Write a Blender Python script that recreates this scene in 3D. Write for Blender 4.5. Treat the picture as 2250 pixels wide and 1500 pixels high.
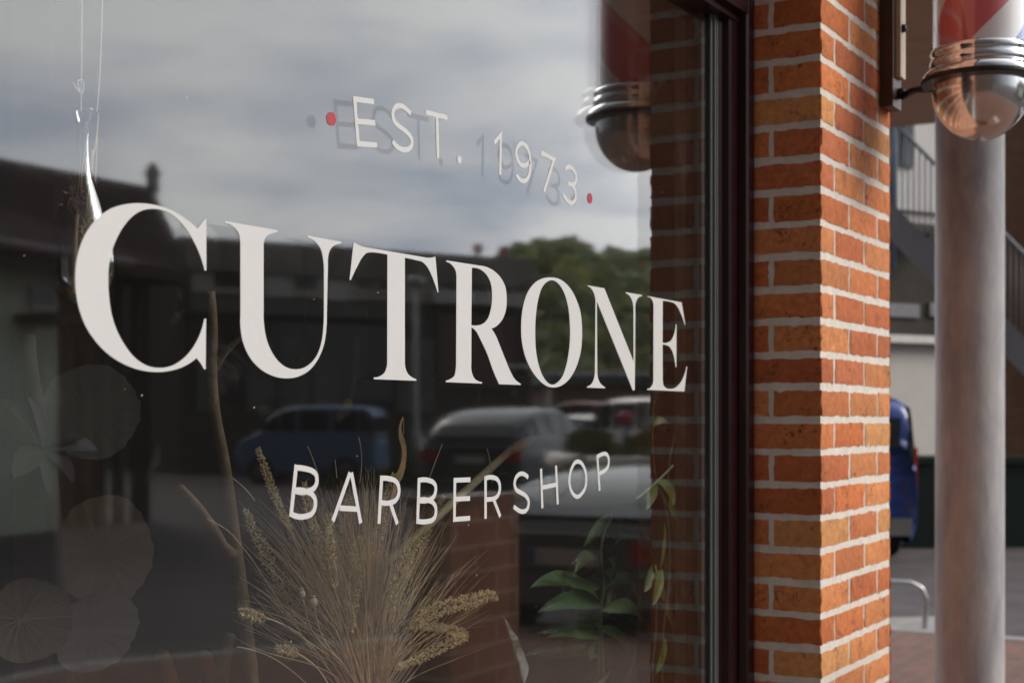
import bpy, math, random
from mathutils import Vector, noise, geometry, Matrix
R = math.radians
rnd = random.Random(7)
S = bpy.context.scene
for o in list(bpy.data.objects): bpy.data.objects.remove(o)

# ------------------------------------------------------------------ camera
# World: shop glass is the plane Y=0, X runs along the shopfront, street side is -Y.
A = R(29.72); CA, SA = math.cos(A), math.sin(A)
FPX, HY, CX, DC, HC = 3250.0, 920.0, 1125.0, 1.061, 1.5     # focal px (2250 wide), horizon row, distance to glass, eye height
cam = bpy.data.cameras.new('camera'); cam.sensor_width = 36; cam.lens = FPX/2250*36
cam.shift_y = (HY-750)/2250; cam.clip_start = .05; cam.clip_end = 3000
cam.dof.use_dof = True; cam.dof.focus_distance = 2.0; cam.dof.aperture_fstop = 6.3; cam.dof.aperture_blades = 7
camo = bpy.data.objects.new('camera', cam); S.collection.objects.link(camo)
camo.location = (0, -DC, HC); camo.rotation_euler = (R(90), 0, A-R(90)); S.camera = camo

def onY(x, y, Y=0.0):
    "point on the plane Y=const seen at photo pixel x,y"
    u = (x-CX)/FPX; v = (HY-y)/FPX
    t = (Y+DC)/(SA-u*CA)
    return Vector((t*(CA+u*SA), Y, HC+v*t))
def D(x, y, t):
    u = (x-CX)/FPX; v = (HY-y)/FPX
    return Vector((t*(CA+u*SA), t*(SA-u*CA)-DC, HC+v*t))
def M(x, y, t):
    "street-side point whose mirror image in the glass shows at pixel x,y, t metres deep"
    p = D(x, y, t); return Vector((p.x, -p.y, p.z))

# ------------------------------------------------------------------ light
SUN_EL, SUN_AZ = R(32), R(28)      # azimuth from -Y towards +X
sd = Vector((math.sin(SUN_AZ)*math.cos(SUN_EL), -math.cos(SUN_AZ)*math.cos(SUN_EL), math.sin(SUN_EL)))
sun = bpy.data.lights.new('sun', 'SUN'); sun.energy = 3.3; sun.angle = R(30); sun.color = (1, .93, .84)
suno = bpy.data.objects.new('sun', sun); S.collection.objects.link(suno)
suno.rotation_euler = sd.to_track_quat('Z', 'Y').to_euler(); suno.location = (2, -20, 15)
W = bpy.data.worlds.new('World'); S.world = W; W.use_nodes = True
nt = W.node_tree; nt.nodes.clear()
def N(nt, typ, **kw):
    n = nt.nodes.new(typ)
    for k, v in kw.items():
        if k.startswith('i_'):
            key = k[2:]; key = int(key) if key.isdigit() else key.replace('_', ' ')
            n.inputs[key].default_value = v
        else: setattr(n, k, v)
    return n
out = N(nt, 'ShaderNodeOutputWorld'); bg = N(nt, 'ShaderNodeBackground', i_Strength=.1)
sky = N(nt, 'ShaderNodeTexSky'); sky.sky_type = 'NISHITA'; sky.sun_disc = False
sky.sun_elevation = SUN_EL; sky.sun_rotation = R(180)-SUN_AZ; sky.dust_density = 1.5
tc = N(nt, 'ShaderNodeTexCoord'); sep = N(nt, 'ShaderNodeSeparateXYZ'); nt.links.new(tc.outputs['Generated'], sep.inputs[0])
def mth(nt, op, a, b=None, c=None, clamp=False):
    n = nt.nodes.new('ShaderNodeMath'); n.operation = op; n.use_clamp = clamp
    for i, q in enumerate((a, b, c)):
        if q is None: continue
        if isinstance(q, (int, float)): n.inputs[i].default_value = q
        else: nt.links.new(q, n.inputs[i])
    return n.outputs[0]
dz = mth(nt, 'ADD', mth(nt, 'MAXIMUM', sep.outputs[2], 0.0), .10)
cv = N(nt, 'ShaderNodeCombineXYZ')
nt.links.new(mth(nt, 'DIVIDE', sep.outputs[0], dz), cv.inputs[0]); nt.links.new(mth(nt, 'DIVIDE', sep.outputs[1], dz), cv.inputs[1])
n1 = N(nt, 'ShaderNodeTexNoise', i_Scale=1.25, i_Detail=7.0, i_Roughness=.55, i_Distortion=.2); nt.links.new(cv.outputs[0], n1.inputs['Vector'])
n2 = N(nt, 'ShaderNodeTexNoise', i_Scale=.33, i_Detail=3.0); nt.links.new(cv.outputs[0], n2.inputs['Vector'])
msk = N(nt, 'ShaderNodeMapRange'); msk.inputs[1].default_value = .44; msk.inputs[2].default_value = .60
nt.links.new(mth(nt, 'ADD', mth(nt, 'MULTIPLY', n1.outputs[0], .65), mth(nt, 'MULTIPLY', n2.outputs[0], .38)), msk.inputs[0])
# brightest cloud set aside from the sun; lobe behind shop added to light facades
dt = nt.nodes.new('ShaderNodeVectorMath'); dt.operation = 'DOT_PRODUCT'; dt.inputs[1].default_value = (math.sin(R(46))*.95, -math.cos(R(46))*.95, .30)
nt.links.new(tc.outputs['Generated'], dt.inputs[0])
glow = mth(nt, 'POWER', mth(nt, 'MAXIMUM', mth(nt, 'MULTIPLY_ADD', dt.outputs['Value'], .5, .5), 0.0), 5.0)
bx = mth(nt, 'POWER', mth(nt, 'MULTIPLY_ADD', sep.outputs[0], .5, .5, True), 1.6)
br = mth(nt, 'ADD', mth(nt, 'MULTIPLY', glow, 27.5), mth(nt, 'ADD', mth(nt, 'MULTIPLY', mth(nt, 'POWER', mth(nt, 'MULTIPLY_ADD', mth(nt, 'ADD', mth(nt, 'MULTIPLY', sep.outputs[1], .8), mth(nt, 'MULTIPLY', sep.outputs[0], .6)), .5, .5, True), 3.0), 26.0), mth(nt, 'MULTIPLY_ADD', bx, 7.0, .3)))
cc = N(nt, 'ShaderNodeVectorMath', operation='SCALE'); cc.inputs[0].default_value = (.98, .99, 1.0); nt.links.new(br, cc.inputs['Scale'])
blu = N(nt, 'ShaderNodeVectorMath', operation='SCALE'); blu.inputs[0].default_value = (.60, .66, .77); nt.links.new(br, blu.inputs['Scale'])
mixs = N(nt, 'ShaderNodeMix', data_type='RGBA'); mixs.inputs[0].default_value = .95
nt.links.new(sky.outputs[0], mixs.inputs[6]); nt.links.new(blu.outputs[0], mixs.inputs[7])
mixc = N(nt, 'ShaderNodeMix', data_type='RGBA'); nt.links.new(msk.outputs[0], mixc.inputs[0])
nt.links.new(mixs.outputs[2], mixc.inputs[6]); nt.links.new(cc.outputs[0], mixc.inputs[7])
nt.links.new(mixc.outputs[2], bg.inputs[0]); nt.links.new(bg.outputs[0], out.inputs[0])
S.view_settings.view_transform = 'Standard'; S.view_settings.look = 'None'; S.view_settings.exposure = -.42; S.view_settings.gamma = 1
S.render.resolution_x, S.render.resolution_y = 1024, 682
S.cycles.max_bounces = 10; S.cycles.transparent_max_bounces = 24; S.cycles.glossy_bounces = 5

# ------------------------------------------------------------------ helpers
def srgb(r, g, b):
    f = lambda c: (c/255/12.92 if c/255 <= .04045 else ((c/255+.055)/1.055)**2.4)
    return (f(r), f(g), f(b))
MATS = {}
def mat(name, col=(.5, .5, .5), rough=.6, metal=0.0, var=.12, vscale=8.0, bump=0.0, bscale=60.0, spec=.5, trans=0.0, emit=None, attr=None, col2=None, coat=0.0):
    if name in MATS: return MATS[name]
    m = bpy.data.materials.new(name); m.use_nodes = True; t = m.node_tree; b = t.nodes['Principled BSDF']
    co = N(t, 'ShaderNodeTexCoord')
    nz = N(t, 'ShaderNodeTexNoise', i_Scale=vscale, i_Detail=5.0, i_Roughness=.6); t.links.new(co.outputs['Object'], nz.inputs['Vector'])
    rmp = N(t, 'ShaderNodeMapRange'); rmp.inputs[1].default_value = .3; rmp.inputs[2].default_value = .7
    t.links.new(nz.outputs[0], rmp.inputs[0])
    mx = N(t, 'ShaderNodeMix', data_type='RGBA'); t.links.new(rmp.outputs[0], mx.inputs[0])
    c2 = col2 or tuple(min(1, c*(1+var)) for c in col); c1 = tuple(c*(1-var) for c in col) if not col2 else col
    mx.inputs[6].default_value = (*c1, 1); mx.inputs[7].default_value = (*c2, 1)
    src = mx.outputs[2]
    if attr:
        a = N(t, 'ShaderNodeAttribute', attribute_name=attr)
        mm = N(t, 'ShaderNodeMix', data_type='RGBA', blend_type='MULTIPLY'); mm.inputs[0].default_value = 1
        t.links.new(a.outputs['Color'], mm.inputs[6]); t.links.new(src, mm.inputs[7]); src = mm.outputs[2]
    t.links.new(src, b.inputs['Base Color'])
    b.inputs['Roughness'].default_value = rough; b.inputs['Metallic'].default_value = metal
    b.inputs['Specular IOR Level'].default_value = spec; b.inputs['Transmission Weight'].default_value = trans
    b.inputs['Coat Weight'].default_value = coat
    if emit: b.inputs['Emission Color'].default_value = (*emit[:3], 1); b.inputs['Emission Strength'].default_value = emit[3]
    if bump:
        bn = N(t, 'ShaderNodeTexNoise', i_Scale=bscale, i_Detail=4.0); t.links.new(co.outputs['Object'], bn.inputs['Vector'])
        bp = N(t, 'ShaderNodeBump', i_Strength=bump, i_Distance=.01); t.links.new(bn.outputs[0], bp.inputs['Height'])
        t.links.new(bp.outputs[0], b.inputs['Normal'])
    MATS[name] = m; return m

class MB:
    def __init__(s): s.v = []; s.f = []; s.mi = []; s.col = []; s.cur = (1, 1, 1); s.m = 0
    def add(s, vs, fs):
        o = len(s.v); s.v += [tuple(v) for v in vs]
        for f in fs: s.f.append(tuple(i+o for i in f)); s.mi.append(s.m); s.col.append(s.cur)
    def box(s, a, b, rz=0, c=None):
        x0, y0, z0 = a; x1, y1, z1 = b
        vs = [Vector(p) for p in ((x0,y0,z0),(x1,y0,z0),(x1,y1,z0),(x0,y1,z0),(x0,y0,z1),(x1,y0,z1),(x1,y1,z1),(x0,y1,z1))]
        s.add(vs, [(0,3,2,1),(4,5,6,7),(0,1,5,4),(1,2,6,5),(2,3,7,6),(3,0,4,7)])
    def obox(s, c, ax, ay, az):
        "oriented box: centre and three half-axis vectors"
        c = Vector(c); ax = Vector(ax); ay = Vector(ay); az = Vector(az)
        vs = [c+sx*ax+sy*ay+sz*az for sz in (-1,1) for sx, sy in ((-1,-1),(1,-1),(1,1),(-1,1))]
        s.add(vs, [(0,3,2,1),(4,5,6,7),(0,1,5,4),(1,2,6,5),(2,3,7,6),(3,0,4,7)])
    def tube(s, pts, rad, n=8, cap=True):
        pts = [Vector(p) for p in pts]; k = len(pts)
        rad = [rad]*k if isinstance(rad, (int, float)) else rad
        t0 = (pts[1]-pts[0]).normalized(); ref = Vector((0,0,1)) if abs(t0.z) < .9 else Vector((1,0,0))
        nrm = t0.cross(ref).normalized(); vs = []
        for i in range(k):
            t = (pts[min(i+1,k-1)]-pts[max(i-1,0)]).normalized()
            nrm = (nrm - t*nrm.dot(t)).normalized(); bn = t.cross(nrm)
            for j in range(n):
                a = 2*math.pi*j/n; vs.append(pts[i]+(nrm*math.cos(a)+bn*math.sin(a))*rad[i])
        fs = [(i*n+j, i*n+(j+1)%n, (i+1)*n+(j+1)%n, (i+1)*n+j) for i in range(k-1) for j in range(n)]
        if cap: fs += [tuple(range(n-1,-1,-1)), tuple(range((k-1)*n, k*n))]
        s.add(vs, fs)
    def lathe(s, prof, c=(0,0,0), n=32, axis='z'):
        c = Vector(c); vs = []
        for r, z in prof:
            for j in range(n):
                a = 2*math.pi*j/n; p = (r*math.cos(a), r*math.sin(a), z)
                if axis == 'y': p = (p[0], p[2], p[1])
                if axis == 'x': p = (p[2], p[0], p[1])
                vs.append(c+Vector(p))
        s.add(vs, [(i*n+j, i*n+(j+1)%n, (i+1)*n+(j+1)%n, (i+1)*n+j) for i in range(len(prof)-1) for j in range(n)])
    def poly(s, loops, fn, th=0.0):
        "fill closed 2D loops (first outer, rest holes); fn maps (a,b,h) to 3D"
        tri = geometry.tessellate_polygon([[Vector((p[0], p[1], 0)) for p in l] for l in loops])
        flat = [p for l in loops for p in l]; n = len(flat)
        if th:
            s.add([fn(p[0], p[1], 0) for p in flat]+[fn(p[0], p[1], th) for p in flat],
                  [tuple(t) for t in tri]+[tuple(n+i for i in reversed(t)) for t in tri])
            o = 0; fs = []
            for l in loops:
                k = len(l); fs += [(o+i, o+(i+1)%k, n+o+(i+1)%k, n+o+i) for i in range(k)]; o += k
            b = len(s.v)-2*n
            for f in fs: s.f.append(tuple(i+b for i in f)); s.mi.append(s.m); s.col.append(s.cur)
        else: s.add([fn(p[0], p[1], 0) for p in flat], [tuple(t) for t in tri])
    def build(s, name, mats, parent=None, smooth=False, base=None):
        me = bpy.data.meshes.new(name); base = Vector(base) if base is not None else Vector((0,0,0))
        me.from_pydata([tuple(Vector(v)-base) for v in s.v], [], s.f)
        if not isinstance(mats, (list, tuple)): mats = [mats]
        for m in mats: me.materials.append(m)
        for i, p in enumerate(me.polygons): p.material_index = s.mi[i]; p.use_smooth = smooth
        ca = me.color_attributes.new('tint', 'FLOAT_COLOR', 'CORNER')
        for i, p in enumerate(me.polygons):
            for li in p.loop_indices: ca.data[li].color = (*s.col[i], 1)
        o = bpy.data.objects.new(name, me); S.collection.objects.link(o); o.location = base
        if parent:
            o.parent = parent
            if base.length == 0: o.matrix_parent_inverse = parent_world(parent).inverted()
            else: o.location = base-parent.location
        return o
def parent_world(p):
    m = Matrix.LocRotScale(p.location, p.rotation_euler, None)
    return parent_world(p.parent) @ p.matrix_parent_inverse @ m if p.parent else m
def tag(o, label=None, cat=None, group=None, kind=None):
    if label: o['label'] = label
    if cat: o['category'] = cat
    if group: o['group'] = group
    if kind: o['kind'] = kind
    return o
def empty(name, loc, label, cat, rz=0, group=None):
    o = bpy.data.objects.new(name, None); S.collection.objects.link(o); o.location = loc; o.rotation_euler.z = rz
    o.empty_display_size = .1
    return tag(o, label, cat, group)
def smoothpath(pts, closed=False, seg=8):
    "Catmull-Rom through points; a third element marks a corner"
    n = len(pts); out = []
    P = [Vector((p[0], p[1])) for p in pts]; C = [len(p) > 2 for p in pts]
    rng = range(n) if closed else range(n-1)
    for i in rng:
        a, b = P[i], P[(i+1)%n]; ca, cb = C[i], C[(i+1)%n]
        if ca and cb: out.append(a); continue
        pm = P[i-1] if (closed or i > 0) else a; pn = P[(i+2)%n] if (closed or i+2 < n) else b
        L = (b-a).length
        def tan(p, q, r):
            l1 = max((q-p).length, 1e-9); l2 = max((r-q).length, 1e-9)
            return ((q-p)/l1*l2+(r-q)/l2*l1)/(l1+l2)
        if ca or (not closed and i == 0): Ta = None
        else: Ta = tan(pm, a, b)
        if cb or (not closed and i+2 >= n): Tb = None
        else: Tb = tan(a, b, pn)
        if Ta is None: Ta = (2*(b-a)/max(L, 1e-9)-Tb) if Tb is not None else (b-a)/L
        if Tb is None: Tb = 2*(b-a)/max(L, 1e-9)-Ta
        for k in range(seg):
            s = k/seg; s2 = s*s; s3 = s2*s
            out.append(a*(2*s3-3*s2+1)+Ta*L*(s3-2*s2+s)+b*(-2*s3+3*s2)+Tb*L*(s3-s2))
    if not closed: out.append(P[-1])
    return out
# ------------------------------------------------------------------ ground, street
def brick_mat(name, c1, c2, mort, sc=1.0, bw=.2, bh=.0625, rough=.85):
    m = bpy.data.materials.new(name); m.use_nodes = True; t = m.node_tree; b = t.nodes['Principled BSDF']
    g = N(t, 'ShaderNodeNewGeometry'); sp = N(t, 'ShaderNodeSeparateXYZ'); t.links.new(g.outputs['Position'], sp.inputs[0])
    nm = N(t, 'ShaderNodeSeparateXYZ'); t.links.new(g.outputs['True Normal'], nm.inputs[0])
    up = mth(t, 'GREATER_THAN', mth(t, 'ABSOLUTE', nm.outputs[2]), .7)
    h = mth(t, 'ADD', sp.outputs[0], sp.outputs[1]); h2 = sp.outputs[0]
    cu = N(t, 'ShaderNodeCombineXYZ')
    mu = N(t, 'ShaderNodeMix'); t.links.new(up, mu.inputs[0]); t.links.new(h, mu.inputs[2]); t.links.new(h2, mu.inputs[3])
    mv = N(t, 'ShaderNodeMix'); t.links.new(up, mv.inputs[0]); t.links.new(sp.outputs[2], mv.inputs[2]); t.links.new(sp.outputs[1], mv.inputs[3])
    t.links.new(mu.outputs[0], cu.inputs[0]); t.links.new(mv.outputs[0], cu.inputs[1])
    bk = N(t, 'ShaderNodeTexBrick', i_Scale=1.0, i_Mortar_Size=.006*sc); bk.inputs['Brick Width'].default_value = bw*sc; bk.inputs['Row Height'].default_value = bh*sc
    bk.inputs['Color1'].default_value = (*c1, 1); bk.inputs['Color2'].default_value = (*c2, 1); bk.inputs['Mortar'].default_value = (*mort, 1)
    bk.inputs['Mortar Smooth'].default_value = .2
    t.links.new(cu.outputs[0], bk.inputs['Vector'])
    nz = N(t, 'ShaderNodeTexNoise', i_Scale=6.0/sc, i_Detail=6.0); t.links.new(g.outputs['Position'], nz.inputs['Vector'])
    mr = N(t, 'ShaderNodeMapRange'); mr.inputs[3].default_value = .6; mr.inputs[4].default_value = 1.25; t.links.new(nz.outputs[0], mr.inputs[0])
    sc_ = N(t, 'ShaderNodeVectorMath', operation='SCALE'); t.links.new(bk.outputs[0], sc_.inputs[0]); t.links.new(mr.outputs[0], sc_.inputs['Scale'])
    t.links.new(sc_.outputs[0], b.inputs['Base Color']); b.inputs['Roughness'].default_value = rough
    bp = N(t, 'ShaderNodeBump', i_Strength=.5, i_Distance=.006, invert=True); t.links.new(bk.outputs['Fac'], bp.inputs['Height']); t.links.new(bp.outputs[0], b.inputs['Normal'])
    MATS[name] = m; return m
asph = mat('asphalt', (.072,.058,.060), .9, var=.35, vscale=1.5, bump=.4, bscale=90)
g = MB(); g.add([(-600,-600,0),(600,-600,0),(600,600,0),(-600,600,0)], [(0,1,2,3)])
tag(g.build('ground', asph), kind='structure')
pave = brick_mat('paving_brick', (.20,.09,.062), (.15,.075,.055), (.16,.14,.12), bw=.2, bh=.1)
g = MB(); g.poly([[(-6,-4.6),(6,-5.1),(8.4,-3.7),(9.25,-3.1),(9.5,-1),(9.6,1.6),(9.6,8),(3.3,8),(3.3,-.1),(-6,-.1)]], lambda a,b,h: (a,b,.12+h*0), 0)
g.poly([[(-6,-4.6),(6,-5.1),(8.4,-3.7),(9.25,-3.1),(9.5,-1),(9.6,1.6),(9.6,8)][::1]+[(9.59,8),(9.49,-1),(9.24,-3.09),(8.39,-3.69),(6,-5.09),(-6,-4.59)]], lambda a,b,h: (a,b,.0+h), .119)
tag(g.build('pavement', pave), kind='structure')
kerbm = mat('kerb_concrete', (.26,.25,.235), .85, var=.3, vscale=5, bump=.3)
k = MB(); kp = [(-6,-4.6),(6,-5.1),(8.4,-3.7),(9.25,-3.1),(9.5,-1),(9.6,1.6),(9.6,8)]
for i in range(len(kp)-1):
    a = Vector((*kp[i],0)); b = Vector((*kp[i+1],0)); d = (b-a).normalized(); n = Vector((d.y,-d.x,0))
    k.add([a+n*.002, b+n*.002, b+n*.15, a+n*.15, *(q+Vector((0,0,.124)) for q in (a+n*.002, b+n*.002, b+n*.15, a+n*.15))],
          [(0,1,2,3),(7,6,5,4),(0,4,5,1),(1,5,6,2),(2,6,7,3),(3,7,4,0)])
tag(k.build('kerb', kerbm), kind='structure')
# pale concrete island the hoop rail stands on
isl = MB(); ip = [D(x,y,4875/(y-HY)) for x,y in ((1900,1372),(2120,1366),(2160,1392),(2075,1412),(1900,1412))]
isl.poly([[(p.x,p.y) for p in ip]], lambda a,b,h: (a,b,h), .05)
tag(isl.build('traffic_island', kerbm), kind='structure')
grass_m = mat('verge_grass', (.05,.075,.02), .95, var=.5, vscale=3, bump=.6, bscale=30)
vg = MB(); vp = [M(x,y,4875/(y-HY)) for x,y in ((700,1035),(1215,1030),(1215,1062),(700,1078))]
vg.poly([[(p.x,p.y) for p in vp]], lambda a,b,h: (a,b,h), .04)
for i in range(9000):
    a, b = rnd.random(), rnd.random()
    p = vp[0].lerp(vp[1], a).lerp(vp[3].lerp(vp[2], a), b); p.z = .04; q = Vector((rnd.uniform(-.1,.1), rnd.uniform(-.1,.1), rnd.uniform(.08,.28)))
    vg.add([p, p+Vector((.03,.02,0)), p+q], [(0,1,2)])
tag(vg.build('grass_verge', grass_m), 'strip of rough grass beside the road mirrored between the cars', 'grass', kind='stuff')

# ------------------------------------------------------------------ shop building
shop = empty('shop_building', (0,0,0), 'brick barbershop front with large maroon framed window lettered CUTRONE', 'building')
X0, X1 = 2.732, 3.214; YF = -.178
ZM = 2.2488
PAL = [(.60,.20,.070),(.56,.17,.058),(.62,.24,.088),(.52,.15,.056),(.57,.19,.068),(.62,.29,.11),(.50,.155,.064),(.59,.175,.055),(.58,.22,.082),(.52,.15,.056)]
def brick(mb, a, b, vis):
    "rough-faced brick filling box a..b, grid faces so the faces can be uneven"
    a = Vector(a); b = Vector(b); a.z += rnd.uniform(-.0015,.0012); b.z += rnd.uniform(-.0012,.0015); c = (a+b)/2; mb.cur = PAL[rnd.randrange(len(PAL))]
    v = rnd.uniform(.86,1.12); mb.cur = tuple(q*v for q in mb.cur); sd_ = rnd.random()*100
    for ax, sgn in vis:
        u_, w_ = [i for i in range(3) if i != ax]
        nu = max(2, int((b-a)[u_]/.010)); nw = max(2, int((b-a)[w_]/.010)); vs = []
        for i in range(nu+1):
            for j in range(nw+1):
                p = Vector((0,0,0)); p[u_] = a[u_]+(b-a)[u_]*i/nu; p[w_] = a[w_]+(b-a)[w_]*j/nw; p[ax] = (b if sgn > 0 else a)[ax]
                n3 = noise.noise_vector(p*28+Vector((sd_,0,0)))*.0009+noise.noise_vector(p*90)*.0005
                ed = (i in (0,nu))+(j in (0,nw))
                q = p+n3
                if ed:
                    for ee in (u_, w_): q[ee] += noise.noise(p*70+Vector((sd_*3,ee*9,0)))*.0030
                if ed: q[ax] -= sgn*.0016
                e2 = min(i, nu-i, j, nw-j)
                if e2 == 1: q[ax] -= sgn*.0003
                if not ed and noise.noise(p*60+Vector((0,sd_,0))) > .45: q[ax] -= sgn*.0015
                vs.append(q)
        fs = []
        for i in range(nu):
            for j in range(nw):
                f = (i*(nw+1)+j, (i+1)*(nw+1)+j, (i+1)*(nw+1)+j+1, i*(nw+1)+j+1); fs.append(f)
        mb.add(vs, fs)
pb = MB()
FR, RV, SD = (1,-1), (0,-1), (0,1)
for kk in range(-16, 36):
    zt = ZM-kk*.0625-.0072; zb = zt-.0625+.0144; zt0, zb0 = zt, zb
    if zb < .1: break
    j = lambda: rnd.uniform(-.0025,.0025)
    L = X1-X0
    if kk % 2 == 0:   # header on the front, stretcher on the reveal
        brick(pb, (X0,YF,zb), (X0+.084+j(),YF+.19,zt), [FR,RV])
        a = .094+j(); b = .285+j(); brick(pb, (X0+a,YF,zb), (X0+b,YF+.09,zt), [FR])
        brick(pb, (X0+b+.010,YF,zb), (X1,YF+.09,zt), [FR,SD]); brick(pb, (X1-.09,YF+.1,zb), (X1,YF+.29,zt), [SD])
    else:
        a = .180+j(); brick(pb, (X0,YF,zb), (X0+a,YF+.0945,zt), [FR,RV]); brick(pb, (X0,YF+.105,zb), (X0+.1,YF+.29,zt), [RV])
        b = .381+j(); brick(pb, (X0+a+.010,YF,zb), (X0+b,YF+.09,zt), [FR])
        brick(pb, (X0+b+.010,YF,zb), (X1,YF+.19,zt), [FR,SD]); brick(pb, (X1-.09,YF+.2,zb), (X1,YF+.29,zt), [SD])
bm_ = bpy.data.materials.new('rough_brick'); bm_.use_nodes = True; t = bm_.node_tree; b = t.nodes['Principled BSDF']
at = N(t, 'ShaderNodeAttribute', attribute_name='tint'); g_ = N(t, 'ShaderNodeNewGeometry')
nz = N(t, 'ShaderNodeTexNoise', i_Scale=70.0, i_Detail=8.0, i_Roughness=.7); t.links.new(g_.outputs['Position'], nz.inputs['Vector'])
nb = N(t, 'ShaderNodeTexNoise', i_Scale=16.0, i_Detail=4.0, i_Distortion=.5); t.links.new(g_.outputs['Position'], nb.inputs['Vector'])
mr = N(t, 'ShaderNodeMapRange'); mr.inputs[1].default_value = .3; mr.inputs[2].default_value = .7; mr.inputs[3].default_value = .72; mr.inputs[4].default_value = 1.22; t.links.new(nz.outputs[0], mr.inputs[0])
s1 = N(t, 'ShaderNodeVectorMath', operation='SCALE'); t.links.new(at.outputs['Color'], s1.inputs[0]); t.links.new(mr.outputs[0], s1.inputs['Scale'])
sp = N(t, 'ShaderNodeTexNoise', i_Scale=130.0, i_Detail=3.0, i_Distortion=1.0); t.links.new(g_.outputs['Position'], sp.inputs['Vector'])
sm = N(t, 'ShaderNodeMapRange'); sm.inputs[1].default_value = 1.13; sm.inputs[2].default_value = 1.32
t.links.new(mth(t, 'ADD', sp.outputs[0], nb.outputs[0]), sm.inputs[0])
m1 = N(t, 'ShaderNodeMix', data_type='RGBA'); t.links.new(mth(t,'MULTIPLY',sm.outputs[0],.85), m1.inputs[0]); t.links.new(s1.outputs[0], m1.inputs[6]); m1.inputs[7].default_value = (.11,.05,.035,1)
ef = N(t, 'ShaderNodeTexNoise', i_Scale=9.0, i_Detail=7.0, i_Roughness=.75); t.links.new(g_.outputs['Position'], ef.inputs['Vector'])
em = N(t, 'ShaderNodeMapRange'); em.inputs[1].default_value = .66; em.inputs[2].default_value = .78; t.links.new(ef.outputs[0], em.inputs[0])
m2 = N(t, 'ShaderNodeMix', data_type='RGBA'); t.links.new(mth(t,'MULTIPLY',em.outputs[0],.6), m2.inputs[0]); t.links.new(m1.outputs[2], m2.inputs[6]); m2.inputs[7].default_value = (.5,.44,.38,1)
t.links.new(m2.outputs[2], b.inputs['Base Color']); b.inputs['Roughness'].default_value = .85; b.inputs['Specular IOR Level'].default_value = .3
bp = N(t, 'ShaderNodeBump', i_Strength=.7, i_Distance=.0025); t.links.new(nz.outputs[0], bp.inputs['Height']); t.links.new(bp.outputs[0], b.inputs['Normal'])
mortar = mat('mortar', (.70,.655,.585), .92, var=.10, vscale=35, bump=.25, bscale=220)
po = pb.build('brick_pillar', bm_, shop, smooth=True)
mb_ = MB()
def grid(mb, o, du, dv, nu, nv, amp):
    vs = [Vector(o)+Vector(du)*i/nu+Vector(dv)*j/nv for i in range(nu+1) for j in range(nv+1)]
    vs = [p+noise.noise_vector(p*55)*amp for p in vs]
    mb.add(vs, [(i*(nv+1)+j, (i+1)*(nv+1)+j, (i+1)*(nv+1)+j+1, i*(nv+1)+j+1) for i in range(nu) for j in range(nv)])
e = .0024
grid(mb_, (X0+e,YF+e,.1), (X1-X0-2*e,0,0), (0,0,3.15), 64, 420, .0010)
grid(mb_, (X0+e,YF+e,.1), (0,.3,0), (0,0,3.15), 36, 420, .0010)
grid(mb_, (X1-e,YF+e,.1), (0,.3,0), (0,0,3.15), 20, 200, .0008)
mb_.build('mortar_joints', mortar, po, smooth=True)
wallm = brick_mat('wall_brick', (.42,.13,.05), (.5,.19,.07), (.5,.47,.43))
w = MB()
w.box((-4,-.178,.12), (-.42,.3,3.25)); w.box((-.42,-.178,2.42), (2.73,.3,3.25))
w.box((-4,-.178,3.252), (3.214,.3,6.2)); w.box((3.21,.12,.12), (4.05,.3,6.2)); w.box((3.9,.3,.12), (4.05,8,6.2)); w.box((-4,7.9,.12), (3.9,8.05,6.2)); w.box((-4.15,-.17,.12), (-4.002,8,6.2))
w.build('brick_wall', wallm, shop)
w = MB(); w.box((-.42,-.12,.12), (2.73,.3,.72)); w.build('bounce_plinth', mat('bounce_render', (.55,.53,.50), .85, var=.15, vscale=3, bump=.2), shop)  # unseen wall; pale render picked to bounce neutral light onto the planter
r_ = MB(); r_.box((-4.3,-.35,6.21), (4.2,8.2,6.4)); r_.build('roof', mat('roof_felt', (.06,.06,.06), .9), shop)
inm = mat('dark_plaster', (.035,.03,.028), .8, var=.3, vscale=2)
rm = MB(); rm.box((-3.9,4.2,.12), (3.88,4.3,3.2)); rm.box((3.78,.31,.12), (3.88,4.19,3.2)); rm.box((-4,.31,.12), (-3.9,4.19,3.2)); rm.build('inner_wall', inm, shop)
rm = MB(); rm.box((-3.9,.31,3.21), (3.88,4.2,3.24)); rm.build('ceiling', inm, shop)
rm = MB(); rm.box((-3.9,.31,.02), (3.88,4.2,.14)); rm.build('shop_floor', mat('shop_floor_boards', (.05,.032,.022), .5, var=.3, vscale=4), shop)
rm = MB(); rm.box((-.42,.045,.722), (3.0,.75,.76)); rm.build('window_board', mat('window_board_wood', (.10,.06,.035), .5, var=.3, vscale=9), shop)

blocker = empty('sky_blocker', (-9,0,0), 'added dark block left of the barbershop, out of view, cutting sky light', 'building')  # added out of view to keep sky light off the pillar reveal
w = MB(); w.box((-14,-7,0),(-4.6,6,8.5)); w.build('wall', brick_mat('blocker_brick', (.05,.03,.022), (.06,.035,.025), (.07,.065,.06)), blocker)
w = MB(); w.box((-14.3,-7.3,8.51),(-4.5,6.3,8.8)); w.build('roof', mat('roof_felt'), blocker)
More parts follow.
